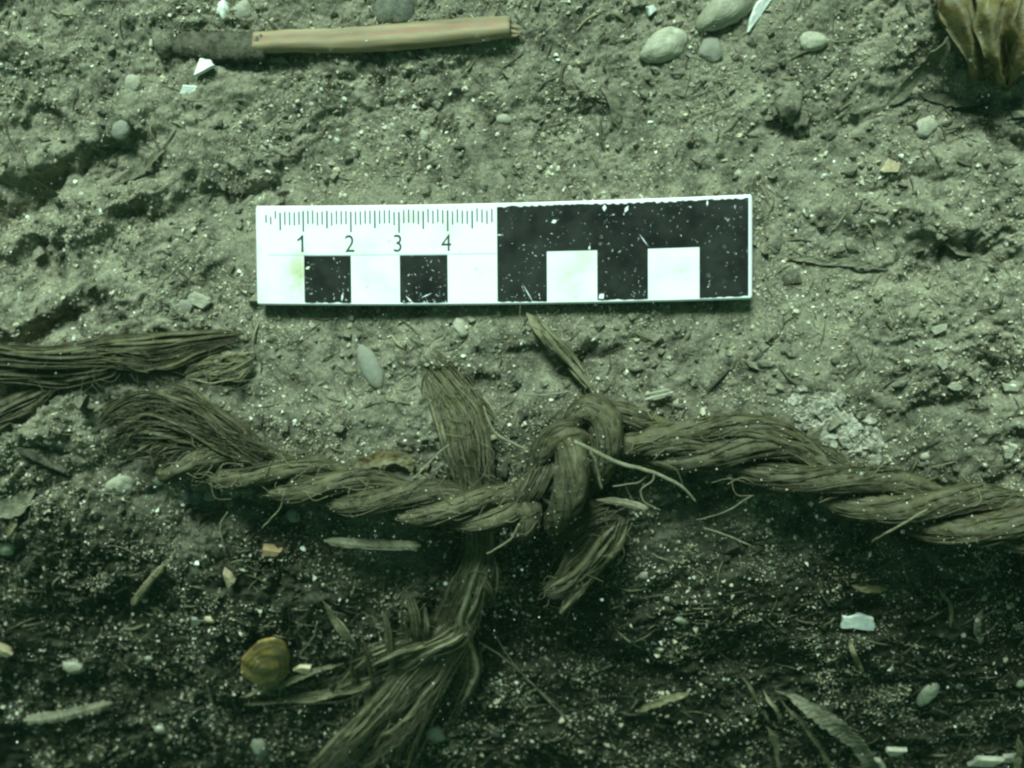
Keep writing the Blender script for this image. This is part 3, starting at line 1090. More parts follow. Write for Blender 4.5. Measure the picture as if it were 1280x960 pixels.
# ------------------------------------------------------------------ twig
tw = thing('broken_twig', 'peeled tan twig with a black bark end near the top edge', 'twig', ground(430, 52))
mb = MB()
rows = [(322, 57, .35, 14), (360, 56, .35, 14), (420, 54, .36, 15), (480, 50, .36, 16), (540, 45, .36, 16), (600, 40, .36, 15), (640, 37, .34, 12)]
S, s = spline([tuple(ground(a, b_, 0.0)) + (w_ / 62,) for (a, b_, z, w_) in rows], .06)
zl = np.linspace(-.02, .02, len(S))
S[:, 2] = np.interp(s, [0, s[-1]], [S[:8, 2].mean() + .16, S[-8:, 2].mean() + .16])
P, W = S[:, :3], S[:, 3]
F = flat_frames(P)
n_ = len(P)
sides = 18
a = np.arange(sides) * 2 * np.pi / sides
prof = 1 + .07 * np.sin(3 * a + .5) - .16 * np.exp(-((a - 1.2) / .35) ** 2)
V = P[:, None] + F[1][:, None] * (np.cos(a) * prof)[None, :, None] * W[:, None, None] + F[2][:, None] * (np.sin(a) * prof)[None, :, None] * W[:, None, None]
V = V + .012 * perlin(s[:, None] / .4 + 0 * a[None], a[None] * 2 + 0 * s[:, None], 8)[..., None]
idx = np.arange(n_ * sides).reshape(n_, sides)
nxt = np.roll(idx, -1, 1)
q4 = np.stack([idx[:-1], nxt[:-1], nxt[1:], idx[1:]], -1).reshape(-1, 4)
ti = np.tile(np.clip(1 - ((a - 1.25) / .38) ** 2, 0, 1), n_)
cap = [(n_ * sides, idx[0, (i + 1) % sides], idx[0, i]) for i in range(sides)] + [(n_ * sides + 1, idx[-1, i], idx[-1, (i + 1) % sides]) for i in range(sides)]
mb.add(np.vstack([V.reshape(-1, 3), P[0], P[-1] - F[0][-1] * .03]), cap, q4, np.concatenate([ti, [0, 0]]))
mb.build('stem', M['twig'], tw)
mb = MB()
S, s = spline([tuple(at(a_, b_, z)) + (w_ / 62,) for (a_, b_, z, w_) in [(203, 52, -.42, 10), (230, 55, -.30, 17), (270, 58, -.25, 19), (310, 59, -.20, 19), (333, 58, -.15, 19)]], .05)
tube(mb, S[:, :3], S[:, 3], S[:, 3] * .6, 14, .3, flat_frames(S[:, :3]), jitter=.16, rng=rng)
o = mb.build('bark', M['dark_wood'], tw)
o['label'] = 'black silted bark end'
mb = MB()
for (dx, dy) in ((0, -4), (2, 3), (-3, 7)):
    S, s = spline([Z(634 + dx, 36 + dy, -.05), Z(646 + dx, 38 + dy, -.05), Z(652 + dx * .3, 37 + dy * .6, -.06)], .04)
    tube(mb, S, np.linspace(.06, .012, len(S)), np.linspace(.05, .01, len(S)), 6, .2)
mb.build('splinter', M['twig'], tw)

# ------------------------------------------------------------------ stones, shells, chips
def ico(sub=2):
    import bmesh
    bm = bmesh.new()
    bmesh.ops.create_icosphere(bm, subdivisions=sub, radius=1)
    v = np.array([x.co[:] for x in bm.verts])
    f = np.array([[q.index for q in fc.verts] for fc in bm.faces])
    bm.free()
    return v, f


ICO = {1: ico(1), 2: ico(2), 3: ico(3)}


def n3(v, f, seed):
    return (perlin(v[:, 0] * f + seed, v[:, 1] * f, seed % 40) + perlin(v[:, 1] * f + 5 + seed, v[:, 2] * f, seed % 40 + 1) + perlin(v[:, 2] * f + 9, v[:, 0] * f + seed, seed % 40 + 2)) / 1.8


def rotz(v, a):
    c, s_ = math.cos(a), math.sin(a)
    return np.stack([v[:, 0] * c - v[:, 1] * s_, v[:, 0] * s_ + v[:, 1] * c, v[:, 2]], 1)


def rotx(v, a):
    c, s_ = math.cos(a), math.sin(a)
    return np.stack([v[:, 0], v[:, 1] * c - v[:, 2] * s_, v[:, 1] * s_ + v[:, 2] * c], 1)


SEED = [100]


def place(v, px, py, ang, tilt, sink):
    v = rotz(rotx(v, tilt), RAD(ang))
    g = ground(px, py)
    e = .5
    sx = float(base_h(g[0] + e, g[1]) - base_h(g[0] - e, g[1])) / (2 * e)
    sy = float(base_h(g[0], g[1] + e) - base_h(g[0], g[1] - e)) / (2 * e)
    nn = np.array([-sx, -sy, 1.0])
    nn /= np.linalg.norm(nn)
    tx = np.array([1, 0, sx]) / math.hypot(1, sx)
    ty = np.cross(nn, tx)
    lo, hi = v[:, 2].min(), v[:, 2].max()
    v = v + np.array([0, 0, -lo - sink * (hi - lo)])
    return g + v[:, :1] * tx + v[:, 1:2] * min(1.5, math.sqrt(1 + sy * sy)) * ty + v[:, 2:] * nn


def pebble(name, px, py, L, W, ang, mat, label, cat, h=.6, rough=.32, sink=.58, tilt=0., group=None, sub=3):
    SEED[0] += 7
    k = px_cm(px, py)
    if W < 18:
        rough, h = .5, .55
        if mat == 'shell_white':
            mat = 'shell_cream'
    v, f = ICO[sub]
    v = v * (1 + rough * n3(v, 1.1, SEED[0]) + rough * .6 * n3(v, 2.6, SEED[0] + 3) + rough * .25 * n3(v, 6, SEED[0] + 5))[:, None]
    v = v * np.array([L / 2 * k, W / 2 * k, W / 2 * k * h])
    mb = MB()
    mb.add(place(v, px, py, ang, tilt, sink), f)
    return tag(mb.build(name, M[mat]), label, cat, group)


def chip(name, px, py, L, W, ang, mat, label, cat, sides=5, thick=.25, irregular=.25, sink=.15, tilt=.1, dome=.0, group=None):
    """angular fragment: irregular outline, real thickness, bevelled rim"""
    SEED[0] += 7
    r_ = np.random.RandomState(SEED[0])
    k = px_cm(px, py)
    m_ = sides * 4
    ca = np.sort(r_.uniform(0, 2 * np.pi, sides) * .35 + np.arange(sides) * 2 * np.pi / sides * .9)
    cr = 1 + irregular * r_.uniform(-1, .5, sides)
    cx, cy = cr * np.cos(ca), cr * np.sin(ca)
    out = []
    for i in range(sides):
        j = (i + 1) % sides
        for t_ in np.linspace(0, 1, 4, endpoint=False):
            out.append((cx[i] * (1 - t_) + cx[j] * t_, cy[i] * (1 - t_) + cy[j] * t_))
    out = np.array(out) * (1 + .05 * r_.uniform(-1, 1, (m_, 1)))
    out = out / np.abs(out).max(0) * np.array([L / 2 * k, W / 2 * k])
    th = thick * W * k
    rings = [(1.0, 0), (1.02, .3), (1.0, .75), (.93, 1.0), (.5, 1.0 + dome * .8), (.0001, 1.0 + dome)]
    V = np.vstack([np.column_stack([out * a_, np.full(m_, th * z_) + .04 * th * r_.uniform(-1, 1, m_)]) for a_, z_ in rings])
    f4 = [(r0 * m_ + i, r0 * m_ + (i + 1) % m_, (r0 + 1) * m_ + (i + 1) % m_, (r0 + 1) * m_ + i) for r0 in range(len(rings) - 1) for i in range(m_)]
    V = np.vstack([V, [0, 0, 0]])
    f3 = [(len(V) - 1, (i + 1) % m_, i) for i in range(m_)]
    mb = MB()
    mb.add(place(V, px, py, ang, tilt, sink), f3, f4)
    return tag(mb.build(name, M[mat], smooth_shade=False), label, cat, group)


def valve(name, px, py, L, W, ang, mat, label, cat, dome=.35, tilt=.15, sink=.25, rings=26, ribs=.003, group=None, egg=.25):
    """one shell valve: domed egg outline with growth ridges and a thin rim"""
    SEED[0] += 7
    k = px_cm(px, py)
    m_ = 36
    a_ = np.arange(m_) * 2 * np.pi / m_
    ox = np.cos(a_) * (1 + .0 * a_)
    oy = np.sin(a_) * (1 + egg * np.cos(a_)) / (1 + egg * .3)
    jag = 1 + .09 * perlin(np.cos(a_) * 1.5, np.sin(a_) * 1.5 + SEED[0], 2) + .05 * perlin(np.cos(a_) * 5, np.sin(a_) * 5 + SEED[0], 3)
    V = []
    for t_ in np.linspace(1, .001, rings):
        cxs = -.45 * (1 - t_)
        z = dome * W / 2 * k * 2 * math.sqrt(max(0, 1 - t_ ** 2)) + ribs * math.sin(t_ * 34) * (t_ ** .5)
        V.append(np.column_stack([(ox * t_ * jag + cxs * .6) * L / 2 * k, oy * t_ * jag * W / 2 * k, np.full(m_, z)]))
    V = [v_ + np.column_stack([0 * ox, 0 * ox, .035 * W * k * perlin(v_[:, 0] / (.2 * L * k) + SEED[0], v_[:, 1] / (.2 * L * k), 4)]) for v_ in V]
    V.append(np.column_stack([ox * .96 * L / 2 * k, oy * .96 * W / 2 * k, np.full(m_, -.035)]))
    nr = len(V)
    V = np.vstack(V)
    f4 = [(r0 * m_ + i, r0 * m_ + (i + 1) % m_, (r0 + 1) * m_ + (i + 1) % m_, (r0 + 1) * m_ + i) for r0 in range(rings - 1) for i in range(m_)]
    f4 += [((nr - 1) * m_ + i, (nr - 1) * m_ + (i + 1) % m_, (i + 1) % m_, i) for i in range(m_)]
    mb = MB()
    mb.add(place(V, px, py, ang, tilt, sink), None, f4)
    return tag(mb.build(name, M[mat]), label, cat, group)


valve('shell_valve', 829, 58, 64, 42, 24, 'shell_cream', 'smooth cream oval shell right of the twig near the top', 'shell', .30)
sh = valve('shell_valve', 908, 12, 92, 44, 32, 'shell_grey', 'large grey mussel like shell cut by the top edge', 'shell', .45, sink=.1)
chip('shell_shard', 948, 14, 58, 18, 60, 'shell_white', 'long white shard against the large grey shell', 'shell fragment', 6, .3, .2, tilt=.5)
chip('shell_shard', 814, 7, 28, 14, 75, 'shell_white', 'pointed white shard cut by the top edge above the cream shell', 'shell fragment', 4, .4, .2, tilt=.5)
valve('shell_valve', 1017, 52, 36, 27, 175, 'shell_cream', 'small white cockle like shell right of the grey shell', 'shell', .35)
pebble('pebble', 888, 63, 36, 30, 0, 'stone_grey', 'round silted grey pebble below the large grey shell', 'pebble', .5)
pebble('pebble', 497, 10, 60, 44, 10, 'stone_dark', 'dark stone at the top edge above the twig', 'stone', .5)
pebble('pebble', 279, 13, 14, 24, 5, 'shell_white', 'narrow white pebble above the black twig end', 'pebble', .7)
pebble('pebble', 303, 15, 26, 32, -20, 'stone_pale', 'pale rounded pebble above the joint of the twig', 'pebble', .6)
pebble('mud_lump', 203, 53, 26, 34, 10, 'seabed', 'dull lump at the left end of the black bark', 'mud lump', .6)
chip('shell_shard', 253, 87, 36, 24, 185, 'shell_white', 'white four sided shard just under the black twig end', 'shell fragment', 4, .2, .15, -.1, tilt=.3)
chip('shell_shard', 238, 112, 26, 15, 14, 'shell_white', 'bright white sliver below the four sided shard', 'shell fragment', 6, .3, .15, tilt=.35)
pebble('pebble', 324, 84, 11, 9, 0, 'shell_white', 'tiny white bead beneath the black twig end', 'pebble', .8, sub=2)
chip('shell_shard', 352, 76, 34, 9, -3, 'stone_grey', 'thin grey splinter tucked beneath the tan twig', 'shell fragment', 5, .5, .2)
chip('tan_shard', 1110, 210, 20, 27, 80, 'shard', 'tan leaf shaped shard with pale rim, right of the bar', 'shell fragment', 5, .2, .2, tilt=.3)
pebble('pebble', 1155, 160, 32, 26, 20, 'stone_pale', 'pale fuzzy stone below the seaweed', 'stone', .6, .3)
pebble('pebble', 923, 217, 11, 13, 0, 'shell_white', 'small white bead above the right end of the bar', 'pebble', .8, sub=2)
pebble('pebble', 631, 149, 17, 16, 0, 'stone_pale', 'small round pebble above the middle of the bar', 'pebble', .7, sub=2)
pebble('pebble', 531, 170, 16, 15, 0, 'stone_pale', 'small round pebble above numeral three of the bar', 'pebble', .7, sub=2)
pebble('pebble', 864, 106, 9, 8, 0, 'shell_white', 'tiny white grain below the cream shell', 'pebble', .8, sub=2)
pebble('pebble', 262 - 95, 104, 20, 20, 0, 'stone_pale', 'soft pale pebble left of the white sliver', 'pebble', .6, .25)
pebble('pebble', 150, 162, 30, 22, 15, 'stone_grey', 'dull grey pebble on the left bank', 'pebble', .6, .25)
pebble('pebble', 335, 186, 18, 14, -10, 'stone_pale', 'pale pebble above the left end of the bar', 'pebble', .7, .25)
chip('shell_chip', 252, 373, 30, 22, -15, 'stone_pale', 'pale angular chip left of the bar', 'stone', 6, .4, .2)
pebble('pebble', 233, 382, 24, 18, 10, 'stone_grey', 'grey pebble touching the pale angular chip', 'pebble', .6)
pebble('pebble', 574, 410, 22, 24, 30, 'stone_pale', 'yellowish round pebble just below the bar', 'pebble', .7)
pebble('pebble', 463, 459, 60, 26, -65, 'stone_grey', 'smooth elongated blue grey pebble below the bar', 'pebble', .7, .10)
valve('shell_valve', 151, 606, 40, 25, 10, 'shell_cream', 'pale oval shell under the left end of the rope', 'shell', .22, tilt=.2)
pebble('pebble', 199, 601, 15, 12, 20, 'stone_pale', 'small pale pebble right of the pale oval shell', 'pebble', .7, sub=2)
chip('wood_chip', 340, 684, 27, 19, 32, 'tan', 'orange tan block of wood below the rope', 'wood chip', 4, .55, .12, tilt=.15)
pebble('pebble', 367, 645, 18, 15, 0, 'stone_grey', 'small grey pebble right above the orange tan wood block', 'pebble', .7, sub=2)
pebble('pebble', 260, 616, 24, 22, 0, 'stone_grey', 'round grey pebble in shade under the rope', 'pebble', .6, sub=2)
pebble('pebble', 240, 620, 26, 24, 20, 'stone_dark', 'dark blurred pebble left of the round grey one', 'pebble', .6, sub=2)
pebble('pebble', 845, 504, 14, 13, 0, 'shell_white', 'white grain above the rope right of the knot', 'pebble', .8, sub=2)
for (px, py, L_, W_, a_, lab) in ((1173, 411, 22, 12, 10, 'white crumb highest in the cluster right of the bar'), (1148, 430, 9, 9, 0, 'tiny white crumb left in the cluster right of the bar'),
                                  (1175, 432, 18, 12, -10, 'white crumb second from the top of the right hand cluster'), (1177, 453, 15, 19, 0, 'upright white crumb in the right hand cluster'),
                                  (1193, 483, 20, 16, 0, 'rounded white crumb lowest in the right hand cluster'), (1262, 483, 24, 13, -15, 'white crumb near the right edge above the rope')):
    chip('shell_crumb', px, py, L_, W_, a_, 'stone_pale' if W_ > 13 else 'shell_cream', lab, 'shell crumb', 6, .5, .35, .25, group='white shell crumbs right of the bar')
chip('shell_chip', 1258, 562, 26, 22, 20, 'stone_pale', 'jagged pale chip at the right edge just above the rope', 'shell fragment', 6, .5, .35)
pebble('shell_crumb', 1156, 571, 14, 13, 0, 'shell_white', 'white crumb right above the bend of the rope', 'shell crumb', .8, .3, sub=2)
chip('shell_shard', 1073, 776, 46, 24, -8, 'shell_white', 'broad white shell fragment in the dark lower right', 'shell fragment', 8, .22, .3, tilt=-.1)
valve('shell_valve', 1159, 867, 40, 24, 70, 'shell_cream', 'ribbed pale shell lower right', 'shell', .3)
chip('shell_shard', 1121, 936, 28, 16, 10, 'shell_cream', 'pale trapezoid shard by the lower right strips', 'shell fragment', 5, .35, .3)
chip('shell_shard', 1096, 953, 24, 18, -40, 'shell_cream', 'pale shard cut by the bottom edge at the leaf strips', 'shell fragment', 5, .35, .2)
chip('shell_shard', 1232, 949, 44, 18, 5, 'shell_cream', 'wide pale shard at the bottom edge, lower right', 'shell fragment', 5, .35, .3)
chip('shell_shard', 1262, 945, 18, 16, 5, 'stone_pale', 'small pale shard next to the wide one at the bottom', 'shell fragment', 5, .35, .3)
pebble('pebble', 1275, 855, 14, 14, 0, 'shell_cream', 'pale pebble cut by the right edge, lower right', 'pebble', .7, sub=2)
pebble('pebble', 1230, 748, 14, 9, 0, 'shell_cream', 'small pale grain under the right end of the rope', 'pebble', .7, sub=2)
pebble('pebble', 805, 720, 17, 13, 0, 'shell_white', 'white bead below the knot', 'pebble', .8, .1, sub=2)
pebble('pebble', 834, 750, 8, 8, 0, 'shell_white', 'tiny white bead lower right of the white bead', 'pebble', .8, sub=2)
pebble('pebble', 848, 775, 22, 10, -20, 'stone_pale', 'small pale flake below the white beads', 'pebble', .6, sub=2)
chip('shell_chip', 8, 806, 34, 22, 15, 'shard', 'yellowish chip at the left edge', 'shell fragment', 5, .4, .25)
pebble('pebble', 4, 684, 24, 20, -20, 'stone_pale', 'pale pebble cut by the left edge below the wisps', 'pebble', .6)
pebble('pebble', 92, 833, 26, 20, 0, 'stone_pale', 'cloudy pale pebble in the dark lower left', 'pebble', .7)
pebble('pebble', 186, 824, 11, 8, 20, 'shell_white', 'tiny white bead left of the ochre shell', 'pebble', .8, sub=2)
pebble('pebble', 200, 913, 14, 12, 0, 'stone_pale', 'small pale pebble near the bottom left', 'pebble', .7, sub=2)
chip('wood_chip', 287, 720, 12, 26, 20, 'shard', 'small tan flake below the orange tan block', 'wood chip', 5, .4, .2)
chip('wood_chip', 381, 836, 28, 15, 0, 'shard', 'pinkish tan chip right of the ochre shell', 'wood chip', 4, .3, .15)
pebble('pebble', 262, 775, 14, 9, -10, 'shard', 'tan grain upper left of the ochre shell', 'pebble', .6, sub=2)
chip('shell_chip', 240, 777, 22, 12, 30, 'stone_grey', 'grey flake left of the tan grain', 'shell fragment', 5, .3, .3)
pebble('pebble', 325, 935, 20, 34, 0, 'stone_grey', 'grey green lump near the bottom edge', 'stone', .6, .3)
pebble('pebble', 545, 918, 0.1 + 26, 24, 0, 'stone_grey', 'soft grey green lump between the fan fibres and the bottom edge', 'stone', .6, .2)
pebble('pebble', 1130, 50, 20, 14, 0, 'stone_grey', 'grey lump left of the seaweed', 'stone', .6, .3)
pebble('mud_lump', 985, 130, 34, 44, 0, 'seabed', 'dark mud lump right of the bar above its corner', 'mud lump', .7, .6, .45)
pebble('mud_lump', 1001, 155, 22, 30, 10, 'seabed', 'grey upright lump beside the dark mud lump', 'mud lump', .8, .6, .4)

# ochre shell piece with a dark centre, lower left
oc = valve('ochre_shell', 335, 822, 84, 50, 60, 'ochre', 'ochre yellow translucent shell lower left beside the fibres', 'shell', .16, tilt=.1, sink=-.05, ribs=.006, egg=-.3)

# white crust behind the rope
mb = MB()
rg = np.random.RandomState(77)
for i in range(420):
    t_ = rg.rand()
    px = 990 + 108 * t_ + rg.normal(0, 7)
    py = 512 + 46 * t_ ** 1.5 + rg.normal(0, 13 - 3 * t_)
    v, f = ICO[1] if i > 60 else ICO[2]
    L_ = (rg.uniform(2, 6) if i > 60 else rg.uniform(8, 18)) / 62
    v = v * (1 + .5 * rg.uniform(-1, 1, (len(v), 1))) * np.array([L_ / 1.6, L_ / 2.2, L_ / 4 if i <= 60 else L_ / 3])
    g_ = ground(px, py)
    g_[2] = float(H(g_[0], g_[1])) + .01
    mb.add(rotz(v, rg.uniform(0, 6)) + g_, f)
tag(mb.build('crust_patch', M['crust'], smooth_shade=False), 'fuzzy white encrusting patch on the silt above the rope bend', 'crust')

# ------------------------------------------------------------------ seaweed and blade, upper right
sw = thing('seaweed', 'yellow brown ruffled seaweed in the top right corner', 'seaweed', ground(1235, 60))


def frond(rows, ruf, seed, fold):
    """one ruffled sheet: rows px, py, z, half width px; thickness from two skins"""
    S, s = spline([Z(a_, b_, z) + (w_ / 62,) for (a_, b_, z, w_) in rows], .07)
    P, W = S[:, :3], S[:, 3]
    T, N, B = flat_frames(P)
    m_ = 25
    u = np.linspace(-1, 1, m_)
    X = P[:, None] + N[:, None] * (u[None] * W[:, None])[..., None]
    wav = ruf * (np.sin(u[None] * fold + s[:, None] * 1.3 + seed) * .6 + perlin(u[None] * 2.2 + seed, s[:, None] * 1.1, 3)) * (.25 + np.abs(u[None]))
    X = X + np.array([0, 0, 1.]) * wav[..., None] + N[:, None] * (.10 * perlin(s[:, None] * 2.5 + u[None], u[None] * 0 + seed, 6) * np.sign(u)[None])[..., None]
    n_ = len(P)
    top = X.reshape(-1, 3)
    bot = top - np.array([0, 0, .035])
    idx = np.arange(n_ * m_).reshape(n_, m_)
    q = np.stack([idx[:-1, :-1], idx[:-1, 1:], idx[1:, 1:], idx[1:, :-1]], -1).reshape(-1, 4)
    k = n_ * m_
    f = [q[:, ::-1], q + k]
    for e in (idx[0], idx[-1], idx[:, 0], idx[:, -1]):
        f.append(np.stack([e[:-1], e[1:], e[1:] + k, e[:-1] + k], -1))
    mb = MB()
    mb.add(np.vstack([top, bot]), None, np.vstack(f))
    mb.build('frond', M['weed'], sw)


frond([(1195, -40, .5, 20), (1205, 0, .6, 24), (1215, 40, .55, 22), (1225, 75, .2, 15), (1232, 98, -.3, 7)], .22, 1.0, 4)
frond([(1245, -40, .7, 22), (1248, 10, .8, 24), (1250, 50, .7, 20), (1255, 80, .35, 16), (1262, 104, -.2, 9)], .25, 2.6, 5)
frond([(1290, -40, .6, 22), (1285, 20, .6, 24), (1278, 60, .5, 18), (1268, 92, .1, 12), (1262, 110, -.4, 6)], .25, 4.1, 4)
frond([(1180, -30, .3, 14), (1186, 5, .35, 15), (1196, 40, .2, 12), (1206, 62, -.1, 7)], .16, 5.6, 5)
ribbon_obj('kelp_blade', [(1106, 138, .05, 5), (1130, 112, .25, 11), (1160, 82, .45, 13), (1182, 60, .55, 10), (1192, 40, .5, 6)], M['blade'], 'silted grey brown blade standing diagonally beside the seaweed', 'plant blade', thick=.04, curl=.7)
ribbon_obj('leaf_strip', [(1148, 118, .0, 6), (1190, 124, .12, 9), (1240, 122, .1, 6)], M['blade'], 'dark leaf strip in the hollow below the seaweed', 'leaf')
ribbon_obj('leaf_strip', [(1110, 338, .05, 3), (1060, 330, .15, 5), (985, 322, .05, 3)], M['blade'], 'thin dark strip right of the bar end', 'leaf')
ribbon_obj('leaf_strip', [(1215, 320, .05, 4), (1190, 305, .2, 9), (1150, 272, .15, 5)], M['blade'], 'broad silted strip in the right hand gully', 'leaf')
ribbon_obj('leaf_strip', [(775, 160, .0, 6), (768, 130, .18, 9), (752, 105, .08, 4)], M['blade'], 'upright dark leaf scrap above the black half of the bar', 'leaf')
ribbon_obj('leaf_strip', [(140, 232, .0, 4), (165, 218, .2, 8), (190, 200, .2, 6), (208, 184, .05, 2)], M['blade'], 'small dark leaf in the left gully', 'leaf')
ribbon_obj('leaf_strip', [(-10, 640, .2, 14), (20, 632, .25, 15), (45, 612, .1, 5)], M['blade'], 'olive leaf scrap at the left edge', 'leaf')
ribbon_obj('leaf_strip', [(10, 670, .2, 5), (16, 650, .3, 7), (14, 635, .1, 4)], M['straw'], 'yellow brown scrap below the olive leaf scrap', 'leaf')
ribbon_obj('leaf_strip', [(436, 590, .05, 8), (470, 574, .2, 12), (505, 576, .2, 10), (515, 592, .1, 5)], M['weed'], 'ochre leaf scrap lying against the rope left of the fibre band', 'leaf')

# ------------------------------------------------------------------ reed, straw, sticks
rd = thing('split_reed', 'split yellowish reed piece between the bar and the knot', 'reed', ground(700, 440))
ribbon_obj('reed_half', [(658, 391, .15, 5), (676, 410, .3, 10), (694, 430, .32, 13), (706, 447, .25, 10)], M['straw'], parent=rd, thick=.035, rag=.3)
ribbon_obj('reed_half', [(698, 424, .3, 5), (712, 447, .38, 9), (727, 470, .36, 10), (739, 489, .25, 4)], M['straw'], parent=rd, thick=.035, rag=.3)
ribbon_obj('reed_edge', [(672, 398, .36, 2), (700, 428, .45, 2.4), (718, 452, .48, 2.2), (736, 482, .42, 1.5)], M['root'], parent=rd, thick=.03, rag=.3)
bmb = MB()
bundle(bmb, [G(678, 412, .35, 5, 2), G(696, 432, .4, 9, 2), G(715, 455, .42, 7, 2), G(736, 484, .36, 3, 1)], 16, rng, (.012, .026), .1, .1, .6, ribbon=.5, tint=(.8, .15))
o = bmb.build('reed_fibre', M['fray'], rd)
o['kind'] = 'stuff'


def stick(name, rows, mat, label, cat, sides=7, jit=.16):
    S, s = spline([tuple(ground(a_, b_, z)) + (w_ / 62,) for (a_, b_, z, w_) in rows], .06)
    P = S[:, :3].copy()
    P[:, 2] = np.maximum(np.interp(s, [0, s[-1]], [P[0, 2], P[-1, 2]]), P[:, 2] - .1)
    mb = MB()
    q_ = np.linspace(0, 1, len(P))
    e_ = np.clip(np.minimum(q_ / .08, (1 - q_) / .05), .35, 1)
    tube(mb, P, S[:, 3] * e_, S[:, 3] * e_ * .7, sides, .5, flat_frames(P), jitter=jit, rng=rng)
    for i in range(7):                                       # slivers along the grain
        a0, a1 = sorted(rng.randint(0, len(P), 2))
        if a1 - a0 < 4:
            continue
        th = rng.uniform(.3, 2.8)
        F_ = flat_frames(P)
        C = P + F_[1] * (np.cos(th) * S[:, 3] * 1.02)[:, None] + F_[2] * (np.sin(th) * S[:, 3] * .72)[:, None]
        tube(mb, C[a0:a1], .012, .008, 4, .8, None, cap=False)
    return tag(mb.build(name, M[mat], smooth_shade=False), label, cat)


stick('stick', [(405, 676, .5, 5), (440, 679, .6, 7), (480, 681, .66, 7), (526, 682, .66, 6)], 'root', 'straight pale stick lying just below the rope', 'stick')
stick('stick', [(745, 625, .9, 2), (775, 628, .85, 4.5), (810, 636, .8, 4.5)], 'root', 'short grey stick poking out below the knot', 'stick')
stick('stick', [(805, 500, .15, 2), (825, 495, .2, 3), (842, 490, .18, 2.5)], 'stone_pale', 'pale splinter upper right of the knot', 'stick')
stick('stick', [(806, 494, .15, 1.5), (822, 491, .2, 2), (838, 487, .18, 2)], 'stone_pale', 'thinner pale splinter above the pale splinter', 'stick')
stick('stick', [(205, 706, .15, 5), (182, 732, .2, 6), (165, 756, .15, 6)], 'straw', 'yellow wood splinter in the dark lower left', 'stick')
stick('stick', [(1213, 433, .1, 2), (1235, 441, .15, 3), (1257, 448, .1, 3)], 'dark_wood', 'thin black stick near the right edge above the rope', 'stick')
stick('stick', [(1062, 800, .3, 2.5), (1068, 818, .3, 4), (1078, 838, .2, 2)], 'straw', 'small straw bit under the broad white fragment', 'straw')
stick('stick', [(30, 900, .2, 7), (80, 892, .25, 9), (140, 878, .2, 5)], 'blade', 'olive stem lying in the dark bottom left corner', 'stick')
stick('stick', [(20, 560, .15, 4), (50, 575, .2, 6), (85, 590, .1, 4)], 'dark_wood', 'black stem by the left edge below the frayed strand', 'stick')


def roots(name, branches, label, mat='root', cat='rootlet', parts=True):
    rt = thing(name, label, cat, ground(*branches[0][0][:2]))
    for i, br in enumerate(branches):
        P, s = spline([Z(a_, b_, z) if b_ < 700 else tuple(ground(a_, b_, .12)) for (a_, b_, z, w_) in br], .05)
        W = np.interp(np.linspace(0, 1, len(P)), np.linspace(0, 1, len(br)), [b_[3] / 62 for b_ in br])
        P = P + np.stack([.02 * perlin(s / .3, s * 0 + i, 1), .02 * perlin(s / .3, s * 0 + i, 2), .01 * perlin(s / .3, s * 0, 3)], 1)
        mb = MB()
        tube(mb, P, W, W, 7, .5, jitter=.06, rng=rng)
        mb.build('stem' if i == 0 else 'branch', M[mat], rt)
    return rt


roots('rootlet', [[(718, 552, 1.35, 2.5), (735, 560, 1.35, 2.6), (770, 577, 1.2, 2.6), (815, 590, 1.05, 2.4), (850, 607, .85, 2), (870, 627, .6, 1.2)],
                  [(738, 562, 1.35, 1.8), (745, 580, 1.2, 2), (752, 612, .9, 1.6)],
                  [(817, 591, 1.05, 1.2), (815, 602, 1.0, 1.1), (801, 612, .9, 1.1), (806, 628, .8, 1), (826, 637, .6, .8)],
                  [(812, 594, 1.0, 1), (795, 604, .85, .9), (766, 607, .8, .7)]], 'pale branching rootlet draped over the knot')
roots('rootlet', [[(650, 655, .6, 1.6), (640, 672, .4, 1.5), (620, 686, .1, 1.4), (609, 692, -.1, 1.2)]], 'short kinked pale rootlet hanging left below the knot')
roots('rootlet', [[(1160, 637, 1.0, 1.4), (1140, 648, 1.05, 1.4), (1110, 665, .8, 1.3), (1090, 677, .3, 1.1)]], 'thin straw fibre bent over the right part of the rope', cat='fibre')
roots('rootlet', [[(355, 618, .4, 1.1), (350, 635, .1, 1.2), (328, 660, -.5, 1)]], 'thin pale fibre hanging below the left part of the rope', cat='fibre')
roots('rootlet', [[(562, 556, .25, 1.3), (540, 574, .2, 1.3), (518, 598, .3, 1.2)]], 'straight pale stalk between the fibre band and the rope', cat='stalk')
roots('rootlet', [[(540, 500, .15, 1), (528, 514, .1, 1), (522, 520, .05, .9)]], 'short pale stalk left of the fibre band', cat='stalk')
roots('rootlet', [[(605, 508, .2, 1.3), (618, 540, .25, 1.5), (645, 555, .2, 2), (660, 562, .2, 1.2)], [(604, 495, .2, 1), (618, 515, .25, 1.2), (622, 528, .2, 1)]], 'grey root running from the fibre band to the knot')
roots('rootlet', [[(655, 493, .0, 1.2), (680, 494, .05, 1.3), (712, 489, .0, 1.1)]], 'thin root left of the reed tip')
roots('rootlet', [[(1021, 490, .05, .9), (1018, 470, .15, .9), (1014, 445, .15, .8)]], 'fine upright stem behind the white crust', cat='stem')
roots('rootlet', [[(815, 525, .1, 1.1), (806, 505, .15, 1.1), (800, 488, .1, 1)], [(814, 526, .1, .8), (822, 510, .15, .8)]], 'thin stalks standing above the rope right of the knot', cat='stalk')
roots('rootlet', [[(195, 365, -.05, 1.1), (215, 340, .0, 1.2), (240, 318, -.05, 1), (255, 295, -.1, .8)]], 'thin pale stalk left of the bar', cat='stalk')
